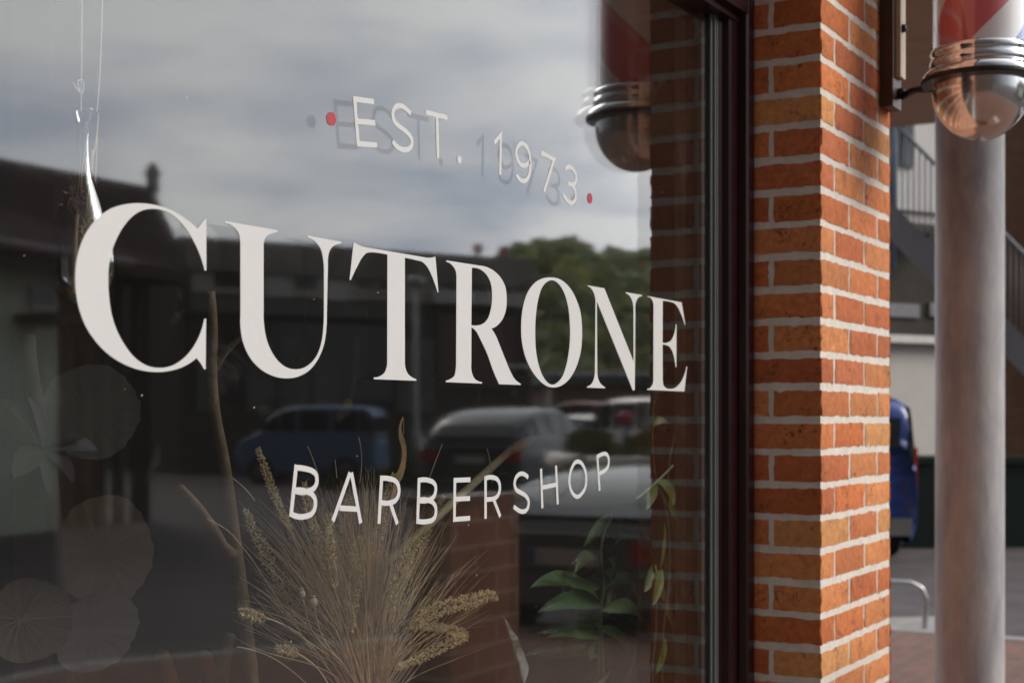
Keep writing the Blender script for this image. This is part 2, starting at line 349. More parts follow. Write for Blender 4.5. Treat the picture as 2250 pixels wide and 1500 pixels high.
# maroon window frame, right jamb profile stepped
fm = mat('maroon_frame_paint', (.020,.0045,.0065), .28, var=.2, vscale=4, spec=.35, coat=.15)
f = MB(); gx = 2.637
def jamb(mb, prof):
    "prof: list of (X, Y) from glass out to the pillar, extruded in z"
    n = len(prof); vs = [(p[0],p[1],.73) for p in prof]+[(p[0],p[1],2.41) for p in prof]
    mb.add(vs, [(i, i+1, n+i+1, n+i) for i in range(n-1)])
jamb(f, [(gx,.03),(gx,-.004),(gx+.004,-.008),(gx+.012,-.010),(gx+.016,-.022),(gx+.020,-.026),(gx+.046,-.028),(gx+.049,-.024),(gx+.052,-.020),(gx+.055,-.024),(gx+.058,-.041),(gx+.063,-.045),(gx+.092,-.045),(2.732,-.043),(2.74,-.02)])
f.box((gx+.002,.03,.73),(2.735,.06,2.41))
f.box((-.42,-.04,.73),(-.30,.06,2.41)); f.box((-.3,-.044,2.278),(2.735,.058,2.42)); f.box((-.3,-.030,2.262),(2.70,.05,2.279)); f.box((-.3,-.04,.725),(2.735,.06,.80))
fo = f.build('window_frame', fm, shop, smooth=False)
gs = MB(); gs.box((2.606,-.005,.8),(2.6365,-.001,2.265)); gs.box((2.614,-.010,.8),(2.620,-.0055,2.265)); gs.box((2.627,-.009,.8),(2.632,-.0055,2.265)); gs.build('gasket', mat('grey_gasket', (.11,.12,.115), .45, var=.1), fo)
sp_ = MB(); sp_.box((2.585,.0055,.8),(2.60,.0135,2.265)); sp_.build('spacer_bar', mat('dark_spacer', (.05,.05,.05), .5), fo)

# glass: thin reflecting skin with real-world Fresnel rise
def glassmat(name, f0, tint, dust_veil, ro=0.0):
    m = bpy.data.materials.new(name); m.use_nodes = True; t = m.node_tree; t.nodes.clear()
    o = N(t, 'ShaderNodeOutputMaterial'); tr = N(t, 'ShaderNodeBsdfTransparent'); tr.inputs[0].default_value = (*tint, 1)
    gl = N(t, 'ShaderNodeBsdfAnisotropic'); gl.inputs['Roughness'].default_value = ro; gl.inputs[0].default_value = (1,1,1,1)
    lw = N(t, 'ShaderNodeLayerWeight', i_Blend=.5)
    r = mth(t, 'MULTIPLY_ADD', mth(t, 'POWER', lw.outputs['Facing'], 4.8), 1-f0, f0)
    mx = N(t, 'ShaderNodeMixShader'); t.links.new(r, mx.inputs[0]); t.links.new(tr.outputs[0], mx.inputs[1]); t.links.new(gl.outputs[0], mx.inputs[2])
    last = mx
    if dust_veil:
        df = N(t, 'ShaderNodeBsdfDiffuse'); df.inputs[0].default_value = (.75,.73,.7,1)
        g = N(t, 'ShaderNodeNewGeometry')
        a = N(t, 'ShaderNodeTexNoise', i_Scale=7.0, i_Detail=9.0, i_Roughness=.68, i_Distortion=.5); t.links.new(g.outputs['Position'], a.inputs['Vector'])
        ar = N(t, 'ShaderNodeMapRange'); ar.inputs[1].default_value = .58; ar.inputs[2].default_value = .80; ar.inputs[3].default_value = 0; ar.inputs[4].default_value = .04; t.links.new(a.outputs[0], ar.inputs[0])
        v = N(t, 'ShaderNodeTexVoronoi', i_Scale=46.0); t.links.new(g.outputs['Position'], v.inputs['Vector'])
        vc = N(t, 'ShaderNodeSeparateColor'); t.links.new(v.outputs['Color'], vc.inputs[0])
        rad = mth(t, 'MULTIPLY', mth(t, 'POWER', vc.outputs[0], 5.0), .06)
        spk = mth(t, 'MULTIPLY', mth(t, 'LESS_THAN', v.outputs['Distance'], rad), .45)
        fac = mth(t, 'ADD', mth(t, 'ADD', ar.outputs[0], spk), .0065)  # constant term is an even haze over smears and specks, lifting the blacks
        m2 = N(t, 'ShaderNodeMixShader'); t.links.new(fac, m2.inputs[0]); t.links.new(mx.outputs[0], m2.inputs[1]); t.links.new(df.outputs[0], m2.inputs[2]); last = m2
    t.links.new(last.outputs[0], o.inputs[0]); return m
g_out = glassmat('pane_glass', .115, (.84,.85,.84), True, .028); g_in = glassmat('inner_pane_glass', .06, (.84,.85,.84), False, .035)
clr = bpy.data.materials.new('glass_clear'); clr.use_nodes = True; clr.node_tree.nodes.clear()
o_ = N(clr.node_tree, 'ShaderNodeOutputMaterial'); q_ = N(clr.node_tree, 'ShaderNodeBsdfTransparent'); clr.node_tree.links.new(q_.outputs[0], o_.inputs[0])
def pane(name, y0, y1, m, par):
    p = MB(); x0, x1, z0, z1 = -.3, gx-.002, .80, 2.262
    vs = [(x0,y0,z0),(x1,y0,z0),(x1,y1,z0),(x0,y1,z0),(x0,y0,z1),(x1,y0,z1),(x1,y1,z1),(x0,y1,z1)]
    p.add(vs, [(0,1,5,4)]); p.m = 1; p.add(vs, [(0,3,2,1),(4,5,6,7),(1,2,6,5),(2,3,7,6),(3,0,4,7)])
    return p.build(name, [m, clr], par)
glass = pane('glass_pane', 0, .004, g_out, shop); pane('inner_pane', .0145, .0185, g_in, shop)

# ------------------------------------------------------------------ vinyl lettering on the glass
white = mat('white_vinyl', (.59,.59,.58), .6, var=.02, vscale=40); red = mat('red_vinyl', (.36,.010,.024), .5, var=.03)
def P(s):
    out = []
    for k in s.split():
        c = k.endswith('*'); a, b = k.rstrip('*').split(','); out.append((float(a), float(b), 1) if c else (float(a), float(b)))
    return out
def tr_(pts, o, sc):
    return [(*((lambda q: (q.x, q.z))(onY(o[0]+p[0]/sc, o[1]+p[1]/sc))), *p[2:]) for p in pts]
def letter_shape(name, loops, o, sc, m=None, label=None):
    mb = MB(); L = [smoothpath(tr_(P(l), o, sc), True) for l in loops]
    mb.poly(L, lambda a,b,h: (a, -.0004-h, b), .00025)
    ob = mb.build(name, m or white, glass)
    if label: ob['label'] = label
    return ob
SW = .0066
def ribbon(pts, w, closed=False):
    n = len(pts); Lf, Rt = [], []
    for i in range(n):
        p = pts[i]; a = pts[i-1] if (i > 0 or closed) else None; b = pts[(i+1)%n] if (i < n-1 or closed) else None
        d1 = (p-a).normalized() if a is not None else None; d2 = (b-p).normalized() if b is not None else None
        d1 = d1 or d2; d2 = d2 or d1
        n1 = Vector((-d1.y, d1.x)); n2 = Vector((-d2.y, d2.x)); m = (n1+n2)
        if m.length < .3: m = n1
        m = m.normalized(); k = w/2/max(.45, m.dot(n1)); Lf.append(p+m*k); Rt.append(p-m*k)
    return Lf, Rt
def letter_stroke(ch, strokes, o, sc, w=SW):
    mb = MB()
    for i, s in enumerate(strokes):
        closed = s.startswith('o '); s = s[2:] if closed else s
        pts = smoothpath(tr_(P(s), o, sc), closed, 7); cl = [pts[0]]
        for p in pts[1:]:
            if (p-cl[-1]).length > 1e-5: cl.append(p)
        a, b = ribbon(cl, w, closed); y = -.0004-i*.00008; n = len(a); k = n if closed else n-1
        mb.add([(q.x,y,q.y) for q in a]+[(q.x,y,q.y) for q in b], [(j, (j+1)%n, n+(j+1)%n, n+j) for j in range(k)])
    ob = mb.build('letter', white, glass); return ob
def dot(name, c, rx, ry, rot, o, sc, m, label=None):
    pts = []
    for k in range(28):
        a = 2*math.pi*k/28; x = rx*math.cos(a); y = ry*math.sin(a); ca, sa = math.cos(R(rot)), math.sin(R(rot))
        pts.append('%f,%f' % (c[0]+x*ca-y*sa, c[1]+x*sa+y*ca))
    return letter_shape(name, [' '.join(pts)], o, sc, m, label)
C_ = ['1160,190* 1172,192* 1172,616* 1157,616* 1130,520 1085,410 1030,310 960,220 880,150 800,117 730,109 650,120 570,165 500,240 440,340 395,450 370,570 364,720 372,850 395,990 440,1120 500,1230 580,1330 670,1393 780,1417 880,1402 970,1350 1050,1265 1110,1160 1155,1013* 1170,1013* 1166,1428* 1152,1428* 1125,1380 1090,1337* 1020,1388 920,1430 780,1451 640,1438 500,1390 370,1310 260,1200 170,1060 115,900 91,720 98,560 130,420 190,290 280,180 390,105 500,72 620,62 740,75 850,105 960,162 1040,220 1095,270* 1130,232']
U_ = ['52,62* 510,142* 508,160* 460,168 420,188 395,225 388,280* 388,880* 398,1010 425,1120 470,1215 530,1290 600,1335 665,1346 730,1335 800,1290 855,1215 890,1110 905,1000 911,870* 911,500* 905,400 885,310 845,250 800,215 768,206* 770,188* 1063,242* 1062,257* 1010,270 972,300 952,350 946,430* 936,900* 930,1020 912,1130 870,1240 800,1340 700,1405 585,1424 460,1400 350,1335 270,1245 215,1130 190,1010 187,880* 186,270* 183,220 172,170 135,120 90,90 50,78*']
T_ = ['115,52* 165,80 240,104* 830,204* 870,203 908,192* 938,540* 930,540* 900,450 860,350 820,280 780,245 720,228 612,204* 612,1200* 618,1270 640,1325 680,1360 724,1380* 722,1395* 310,1380* 310,1362* 370,1350 415,1315 436,1260 441,1190* 443,174* 360,158 290,152 240,160 200,200 150,290 115,360 88,422* 76,416*']
R_ = ['150,60* 520,118* 610,140 690,190 760,270 800,360 812,470 805,600 775,690 720,765 645,808* 690,880 740,1000 800,1150 850,1270 900,1360 968,1412* 966,1427* 730,1419* 660,1260 600,1090 530,940 470,830 425,797* 424,1180* 430,1290 455,1350 490,1380 542,1394* 540,1412* 143,1396* 145,1378* 200,1358 238,1325 252,1260 257,1180* 261,260* 250,170 215,115 150,78*',
      '430,143* 480,145 540,170 600,230 640,320 652,450 640,590 610,690 560,750 500,772 424,770*']
O_ = ['430,108 560,135 670,230 750,370 805,540 823,760 812,980 760,1180 680,1330 590,1415 490,1449 390,1430 290,1350 190,1210 120,1040 85,860 80,690 100,480 150,310 230,190 330,125',
      '450,142 540,190 610,310 655,480 674,680 668,960 635,1160 580,1320 520,1390 470,1414 410,1395 350,1320 295,1180 262,1010 251,800 258,590 285,390 335,230 400,160']
N_ = ['118,98* 330,134* 700,1060* 699,380* 688,310 660,245 620,205 600,197* 602,183* 807,220* 806,236* 765,250 740,285 726,330 723,400* 716,1400* 710,1425 695,1427 682,1405* 235,300* 240,1190* 250,1270 275,1330 310,1368 340,1385* 338,1400* 110,1392* 112,1376* 155,1355 185,1315 202,1260 210,1190* 218,310* 210,240 185,170 150,125 117,108*']
E_ = ['878,233* 1310,312* 1356,594* 1348,596* 1310,480 1270,390 1230,335 1160,305 1070,293* 1068,822* 1130,820 1175,795 1205,740 1225,670 1235,588* 1245,590* 1243,1132* 1235,1132* 1220,1040 1195,940 1160,880 1120,855 1068,848* 1070,1290* 1080,1360 1110,1395 1165,1407 1225,1395 1290,1335 1340,1240 1372,1125* 1380,1127* 1344,1441* 872,1420* 874,1405* 920,1385 945,1340 951,1270* 953,370* 947,310 920,262 878,246*']
for l, o, sc in ((C_,(140,430),3.75),(U_,(480,470),3.947),(T_,(750,520),4.4115),(R_,(950,560),5),(O_,(1130,590),5.553),(N_,(1270,610),5.769),(E_,(1270,610),5.769)):
    letter_shape('letter', l, o, sc)
o, sc = (700,190), 6.818
letter_stroke('E', ['828,230* 537,193* 590,858* 873,880*', '562,522* 845,548*'], o, sc)
letter_stroke('S', ['1377,412 1310,340 1250,300 1200,290 1150,310 1118,360 1108,430 1125,510 1170,570 1240,625 1310,680 1365,740 1395,810 1390,880 1350,935 1290,950 1220,935 1150,880 1105,820'], o, sc)
letter_stroke('T', ['1603,388* 1928,470*', '1770,440* 1785,1068*'], o, sc)
dot('full_stop', (2105,1097), 33, 57, -3, o, sc, white); dot('red_dot', (187,488), 70, 105, -10, o, sc, red, 'larger red dot before EST.')
o, sc = (1060,280), 7.896
letter_stroke('1', ['200,272* 316,128* 305,822*'], o, sc)
letter_stroke('9', ['815,585 772,640 715,665 655,640 610,570 587,490 587,400 620,320 675,280 735,305 785,380 815,480 825,600 822,720 805,830 770,900 715,930 650,905 610,860 583,815'], o, sc)
letter_stroke('7', ['1013,445* 1240,555* 1065,1113*'], o, sc)
letter_stroke('3', ['1428,725 1465,695 1510,690 1565,725 1605,790 1625,870 1612,945 1575,985 1530,988 1480,972', '1530,988 1580,1040 1610,1120 1613,1210 1590,1280 1545,1308 1490,1290 1430,1220 1395,1145'], o, sc)
dot('red_dot', (1860,1232), 43, 90, -4, o, sc, red, 'smaller red dot after 1973')
o, sc = (620,1010), 10
letter_stroke('B', ['306,102* 186,1247*', '308,170* 560,208 650,240 730,310 758,420 745,530 690,620 600,672 258,668*', '258,672* 560,705 650,755 715,870 722,980 700,1090 640,1180 550,1224 190,1187*'], o, sc)
letter_stroke('A', ['1490,275* 1108,1343*', '1514,278* 1720,1388*', '1255,1055* 1645,1078*'], o, sc)
o, sc = (810,1030), 9.375
letter_stroke('R', ['265,133* 208,1125*', '265,190* 450,205 540,240 600,320 620,430 600,560 540,650 460,685 240,685*', '440,700* 585,1130*'], o, sc)
letter_stroke('B', ['1035,180* 1003,1125*', '1035,230* 1240,235 1320,270 1370,340 1378,430 1350,540 1290,610 1230,638 1020,640*', '1020,645* 1240,650 1320,690 1375,790 1380,880 1360,980 1300,1050 1230,1072 1005,1074*'], o, sc)
letter_stroke('E', ['2092,218* 1772,230* 1762,1035* 2085,1010*', '1765,618* 2083,603*'], o, sc)
o, sc = (1040,980), 7.031
letter_stroke('R', ['186,458* 186,1118*', '186,495* 310,483 370,515 403,590 405,670 380,750 330,800 270,815 186,820*', '312,825* 412,1085*'], o, sc)
letter_stroke('S', ['845,485 800,440 750,422 695,440 650,500 635,580 650,650 700,700 760,730 820,780 852,850 845,930 810,990 750,1007 690,985 650,955 620,930'], o, sc)
letter_stroke('H', ['1043,345* 1063,955*', '1273,297* 1300,895*', '1050,640* 1285,588*'], o, sc)
letter_stroke('O', ['o 1610,235 1660,255 1710,330 1738,430 1742,540 1725,640 1680,720 1610,778 1550,750 1500,660 1480,540 1490,430 1530,310 1570,250'], o, sc)
letter_stroke('P', ['1912,130* 1948,685*', '1915,160* 1990,122 2035,115 2075,150 2090,220 2080,300 2045,360 1990,398 1930,428*'], o, sc)
# ------------------------------------------------------------------ things outside, seen directly
chrome = mat('chrome', (.82,.82,.83), .08, 1.0, var=.02)
# barber pole
PX, PY = 3.125, -.389
pole = empty('barber_pole', (PX,PY,0), 'red, white and blue striped barber pole with chrome collar fixed to the brick pillar', 'barber pole')
cy = MB(); n = 96; nz_ = 120; r = .086; z0, z1 = 2.245, 2.95; vs = []; fs = []
for j in range(nz_+1):
    for i in range(n):
        a = 2*math.pi*i/n; vs.append((PX+r*math.cos(a), PY+r*math.sin(a), z0+(z1-z0)*j/nz_))
cy.v = vs
for j in range(nz_):
    for i in range(n):
        fs.append((j*n+i, j*n+(i+1)%n, (j+1)*n+(i+1)%n, (j+1)*n+i))
cy.f = fs; cy.mi = [0]*len(fs); cy.col = [(1,1,1)]*len(fs)
stripe = bpy.data.materials.new('pole_stripes'); stripe.use_nodes = True; t = stripe.node_tree; b = t.nodes['Principled BSDF']
g_ = N(t, 'ShaderNodeNewGeometry'); sb = N(t, 'ShaderNodeVectorMath', operation='SUBTRACT'); sb.inputs[1].default_value = (PX,PY,0); t.links.new(g_.outputs['Position'], sb.inputs[0])
sx = N(t, 'ShaderNodeSeparateXYZ'); t.links.new(sb.outputs[0], sx.inputs[0])
ang = mth(t, 'DIVIDE', mth(t, 'ARCTAN2', sx.outputs[1], sx.outputs[0]), 2*math.pi)
ph = mth(t, 'FRACT', mth(t, 'ADD', mth(t, 'ADD', mth(t, 'MULTIPLY', ang, -1.0), mth(t, 'MULTIPLY', sx.outputs[2], 1.9)), 11.37))
rp = N(t, 'ShaderNodeValToRGB'); rp.color_ramp.interpolation = 'CONSTANT'; E = rp.color_ramp.elements
E[0].position = 0; E[0].color = (.80,.79,.80,1); E[1].position = .17; E[1].color = (.66,.14,.16,1)
e = E.new(.45); e.color = (.80,.79,.80,1); e = E.new(.68); e.color = (.03,.12,.42,1)
t.links.new(ph, rp.inputs[0]); t.links.new(rp.outputs[0], b.inputs['Base Color']); b.inputs['Roughness'].default_value = .35; b.inputs['Coat Weight'].default_value = .6
cy.build('striped_cylinder', stripe, pole, smooth=True)
gc = MB(); gc.lathe([(.0955,2.243),(.0955,2.95)], (PX,PY,0), 48); 
gl_ = glassmat('pole_glass_tube', .06, (.96,.96,.96), False); gc.build('glass_tube', gl_, pole, smooth=True)
c = MB(); c.lathe([(.094,2.205),(.100,2.207),(.103,2.213),(.103,2.222),(.099,2.226),(.100,2.231),(.102,2.236),(.101,2.243),(.096,2.247),(.088,2.248)], (PX,PY,0), 64)
c.lathe([(.117,2.180),(.117,2.190),(.112,2.199),(.104,2.205),(.094,2.207)], (PX,PY,0), 64); c.build('chrome_collar', chrome, pole, smooth=True)
c = MB(); c.lathe([(.098,2.176),(.118,2.176),(.1195,2.179),(.1195,2.184),(.118,2.187),(.098,2.187)], (PX,PY,0), 64)
c.build('black_ring', mat('black_iron', (.012,.012,.012), .35), pole, smooth=False)
c = MB(); pr = [(.098,2.196)]+[(.098*math.cos(a), 2.180-.107*math.sin(a)) for a in [R(k) for k in range(0,91,5)]]; c.lathe(pr, (PX,PY,0), 64)
c.build('chrome_dome', mat('brushed_chrome', (.76,.75,.73), .16, 1.0, var=.05, vscale=20), pole, smooth=True)
c = MB(); c.tube([(3.172,-.215,2.178),(3.16,-.245,2.186),(3.15,-.275,2.183),(3.14,-.30,2.182)], [.009,.008,.009,.010]); c.build('bracket_arm', mat('black_iron'), pole, smooth=True)
c = MB(); c.tube([(PX-.05,PY+.02,2.19),(PX-.052,PY+.02,2.15),(PX-.05,PY+.02,2.135)], [.006,.007,.003]); c.build('cable_gland', mat('black_iron'), pole)
wb = MB(); wb.box((3.130,-.206,2.165),(3.196,-.176,3.0)); wb.build('wall_plate', mat('brown_steel', (.06,.028,.014), .45, var=.2), pole)
wb = MB(); wb.box((3.150,-.217,2.23),(3.190,-.2065,3.0)); wb.build('lit_plate_front', mat('lit_front_colour', (.62,.52,.44), .6), pole)  # sunlit front of the brown plate, its light put into a pale colour
wb = MB(); wb.lathe([(.0,-.004),(.008,-.003),(.009,.002),(.009,.010)], (3.165,-.222,2.335), 16, 'y'); wb.build('bolt', mat('black_iron'), pole, smooth=True); wb = MB(); wb.lathe([(0,-.006),(.012,-.004),(.013,.004),(.011,.012)], (3.175,-.216,2.198), 20, 'y'); wb.build('bolt', mat('black_iron'), pole, smooth=True)

for o_ in S.objects:
    if o_.parent == pole and o_.name.split('.')[0] in ('striped_cylinder','glass_tube','chrome_collar','black_ring','bracket_arm','cable_gland'): o_.location.z += .014
# round column under the canopy
col = MB(); CXX, CYY = 4.81, .008
galv = mat('galvanised_paint', (.23,.24,.27), .5, var=.18, vscale=5.0, bump=.06, bscale=60, col2=(.60,.60,.60))
co_ = [n for n in galv.node_tree.nodes if n.type == 'TEX_COORD'][0]; nn_ = [n for n in galv.node_tree.nodes if n.type == 'TEX_NOISE' and abs(n.inputs['Scale'].default_value-5) < .01][0]
mp_ = galv.node_tree.nodes.new('ShaderNodeMapping'); mp_.inputs['Scale'].default_value = (1.6,1.6,.45); galv.node_tree.links.new(co_.outputs['Object'], mp_.inputs[0]); galv.node_tree.links.new(mp_.outputs[0], nn_.inputs['Vector']); nn_.inputs['Detail'].default_value = 9; nn_.inputs['Roughness'].default_value = .7
col.lathe([(.1065,.12),(.1065,1.0),(.1065,2.0),(.1065,3.19)], (CXX,CYY,0), 64)
tag(col.build('round_column', galv, smooth=True), 'thick round pale grey column carrying the canopy right of the brick pillar', 'column')
cp = MB(); cp.box((3.82,-1.35,3.2),(8.6,4.5,3.55)); tag(cp.build('canopy', mat('canopy_render', (.42,.34,.27), .9, var=.1)), 'beige flat canopy resting on the round column', 'canopy')

# white corrugated house across the yard, t about 19
def wallblock(mb, x0, x1, t, y0, y1, d=3.0, dt=0):
    "upright slab seen at pixels x0..x1, y0..y1 at depth t, thickness d away from camera"
    a = D(x0, 0, t); b = D(x1, 0, t+dt); z1 = HC+(HY-y0)/FPX*t; z0 = max(0, HC+(HY-y1)/FPX*t)
    n = Vector((b.y-a.y, -(b.x-a.x), 0)).normalized(); 
    if n.x < 0: n = -n
    a.z = b.z = 0; up = Vector((0,0,1))
    vs = [a+up*z0, b+up*z0, b+n*d+up*z0, a+n*d+up*z0, a+up*z1, b+up*z1, b+n*d+up*z1, a+n*d+up*z1]
    mb.add(vs, [(0,3,2,1),(4,5,6,7),(0,1,5,4),(1,2,6,5),(2,3,7,6),(3,0,4,7)])
TH = 21
tw = lambda x: TH+(x-2000)*.0042
def wb2(mb, x0, x1, t, y0, y1, d=3.0):
    k = t-TH; wallblock(mb, x0, x1, tw(x0)+k, y0, y1, d, tw(x1)-tw(x0))
wh = empty('white_house', D(2000,HY,TH)*1, 'white corrugated house with slot window seen between pillar and round column', 'house'); wh.location.z = 0
corr = mat('white_corrugated', (.72,.70,.68), .6, var=.06, vscale=.8)
c = MB(); k0 = 1700; 
for i in range(70):
    x = 1700+i*6.2
    a = D(x,HY,tw(x)); b = D(x+3.1,HY,tw(x+3.1)-.012); e_ = D(x+6.2,HY,tw(x+6.2)); zz0, zz1 = HC+(HY-462)/FPX*TH, 8.2
    c.add([(a.x,a.y,zz0),(b.x,b.y,zz0),(e_.x,e_.y,zz0),(a.x,a.y,zz1),(b.x,b.y,zz1),(e_.x,e_.y,zz1)], [(0,1,4,3),(1,2,5,4)])
c.build('corrugated_cladding', corr, wh)
c = MB(); wb2(c, 1700, 2134, TH+.12, -300, 462, 3); c.build('wall', mat('white_render', (.56,.53,.50), .8, var=.08, vscale=1), wh)
c = MB(); wb2(c, 1700, 2134, TH, 745, 1180, 3); c.build('lower_wall', mat('white_render'), wh)
c = MB(); wb2(c, 1690, 2140, TH-.25, 724, 742, 1.0); c.build('white_ledge', mat('white_trim', (.66,.63,.6), .6), wh)
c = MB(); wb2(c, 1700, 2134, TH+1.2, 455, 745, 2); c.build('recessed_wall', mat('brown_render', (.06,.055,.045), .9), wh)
c = MB(); wb2(c, 1930, 2021, TH+1.1, 664, 694, .08); wb2(c, 2044, 2110, TH+1.1, 664, 694, .08); c.build('window_band', mat('grey_window', (.22,.22,.235), .3), wh)
c = MB(); wb2(c, 1986, 2007, TH-.10, 200, 362, .16); c.build('window', mat('dark_window', (.03,.03,.035), .15), wh)
c = MB(); wb2(c, 1983, 2010, TH-.06, 195, 366, .1); c.build('window_frame', mat('grey_trim', (.3,.3,.31), .5), wh)
c = MB(); wb2(c, 1987, 2004, TH-.03, 790, 1012, .1); c.build('slot_window', mat('dark_window'), wh)
c = MB(); a = D(1961,HY,TH-.2); c.tube([(a.x,a.y,3.6),(a.x,a.y,8)], .05); c.build('downpipe', mat('blue_grey_pipe', (.12,.17,.25), .5), wh, smooth=True)
# dark brick house on the right
bh = empty('brown_brick_house', D(2400,HY,24), 'shaded brown brick house behind the stair at the right edge', 'house'); bh.location.z = 0
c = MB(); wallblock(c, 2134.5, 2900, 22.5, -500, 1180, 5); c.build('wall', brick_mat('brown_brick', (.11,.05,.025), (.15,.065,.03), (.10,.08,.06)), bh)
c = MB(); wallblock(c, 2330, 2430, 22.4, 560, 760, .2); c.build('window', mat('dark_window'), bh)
# outside stair
st = empty('outdoor_stair', D(2200,HY,18), 'grey steel outdoor stair descending behind the round column', 'staircase'); st.location.z = 0
steel = mat('stair_steel', (.16,.155,.165), .55, var=.15, vscale=3)
def obar(mb, pts, th, w): 
    a, b = pts; d = (b-a); mb.obox((a+b)/2, d/2, Vector((0,0,1)).cross(d).normalized()*w, d.cross(Vector((0,0,1)).cross(d)).normalized()*th)
TS = 18
for off, nm in ((0, 'front'), (1.1, 'back')):
    c = MB(); obar(c, (D(1890,420-off*8,TS+off), D(2560,1100-off*8,TS+off)), .145, .03); c.build('stringer', steel, st)
    c = MB()
    c.tube([D(1890,210+50,TS+off) if 0 else D(1890,195,TS+off), D(2560,870,TS+off)], .024, 8); c.tube([D(1890,400-off*8,TS+off), D(2560,1070,TS+off)], .02, 8)
    for i in range(52):
        x = 1895+i*12.5; y = 195+(x-1890)*1.007
        c.tube([D(x,y,TS+off), D(x,y+205,TS+off)], .009, 5)
    c.build('railing', mat('railing_blue_grey', (.22,.24,.27), .5), st, smooth=True)
for i in range(24):
    c = MB(); x = 1900+i*27; p = D(x,440+(x-1890)*1.007,TS+.05); q = D(x,440+(x-1890)*1.007,TS+1.05); m_ = (p+q)/2
    c.obox(m_, (q-p)/2, Vector((CA*.0+SA,-CA,0))*.11, (0,0,.02))
    c.build('tread', steel, st)
# dark green containers
for i, (x0, x1, tt) in enumerate(((1880,2052,17.2),(2053,2175,17.6),(2177,2420,17.3))):
    p = D((x0+x1)/2,HY,tt); q = empty('waste_container', (p.x,p.y,0), ['dark green waste container behind the blue van','dark green waste container hidden mostly by the round column','dark green waste container at the right edge beside the column'][i], 'waste container', group='green waste containers')
    c = MB(); wallblock(c, x0, x1, tt, 1020, 1225, 1.0); c.build('body', mat('dark_green_plastic', (.008,.022,.014), .5), q)
    c = MB(); wallblock(c, x0-3, x1+3, tt-.05, 1004, 1019, 1.1); c.build('lid', mat('dark_green_plastic'), q)
    for xx in (x0+18, x1-18):
        c = MB(); w_ = D(xx,HY,tt+.1); c.lathe([(0,-.03),(.09,-.03),(.09,.03),(0,.03)], (w_.x,w_.y,.09), 16, 'y')
        c.build('wheel', mat('black_rubber', (.015,.015,.015), .8), q)
# hoop rail
hp = [D(x,y,10.26) for x,y in ((1860,1395),(1860,1310),(1872,1286),(1895,1277),(1960,1278),(2002,1280),(2025,1292),(2034,1314),(2033,1345),(2031,1397))]
c = MB(); pts = []
for i in range(len(hp)-1):
    for k in range(4): pts.append(hp[i].lerp(hp[i+1], k/4))
pts.append(hp[-1]); c.tube(pts, .019, 12)
tag(c.build('hoop_rail', mat('galvanised_tube', (.45,.45,.44), .35, .8), smooth=True), 'low galvanised hoop rail standing on the pale kerb island', 'hoop rail')
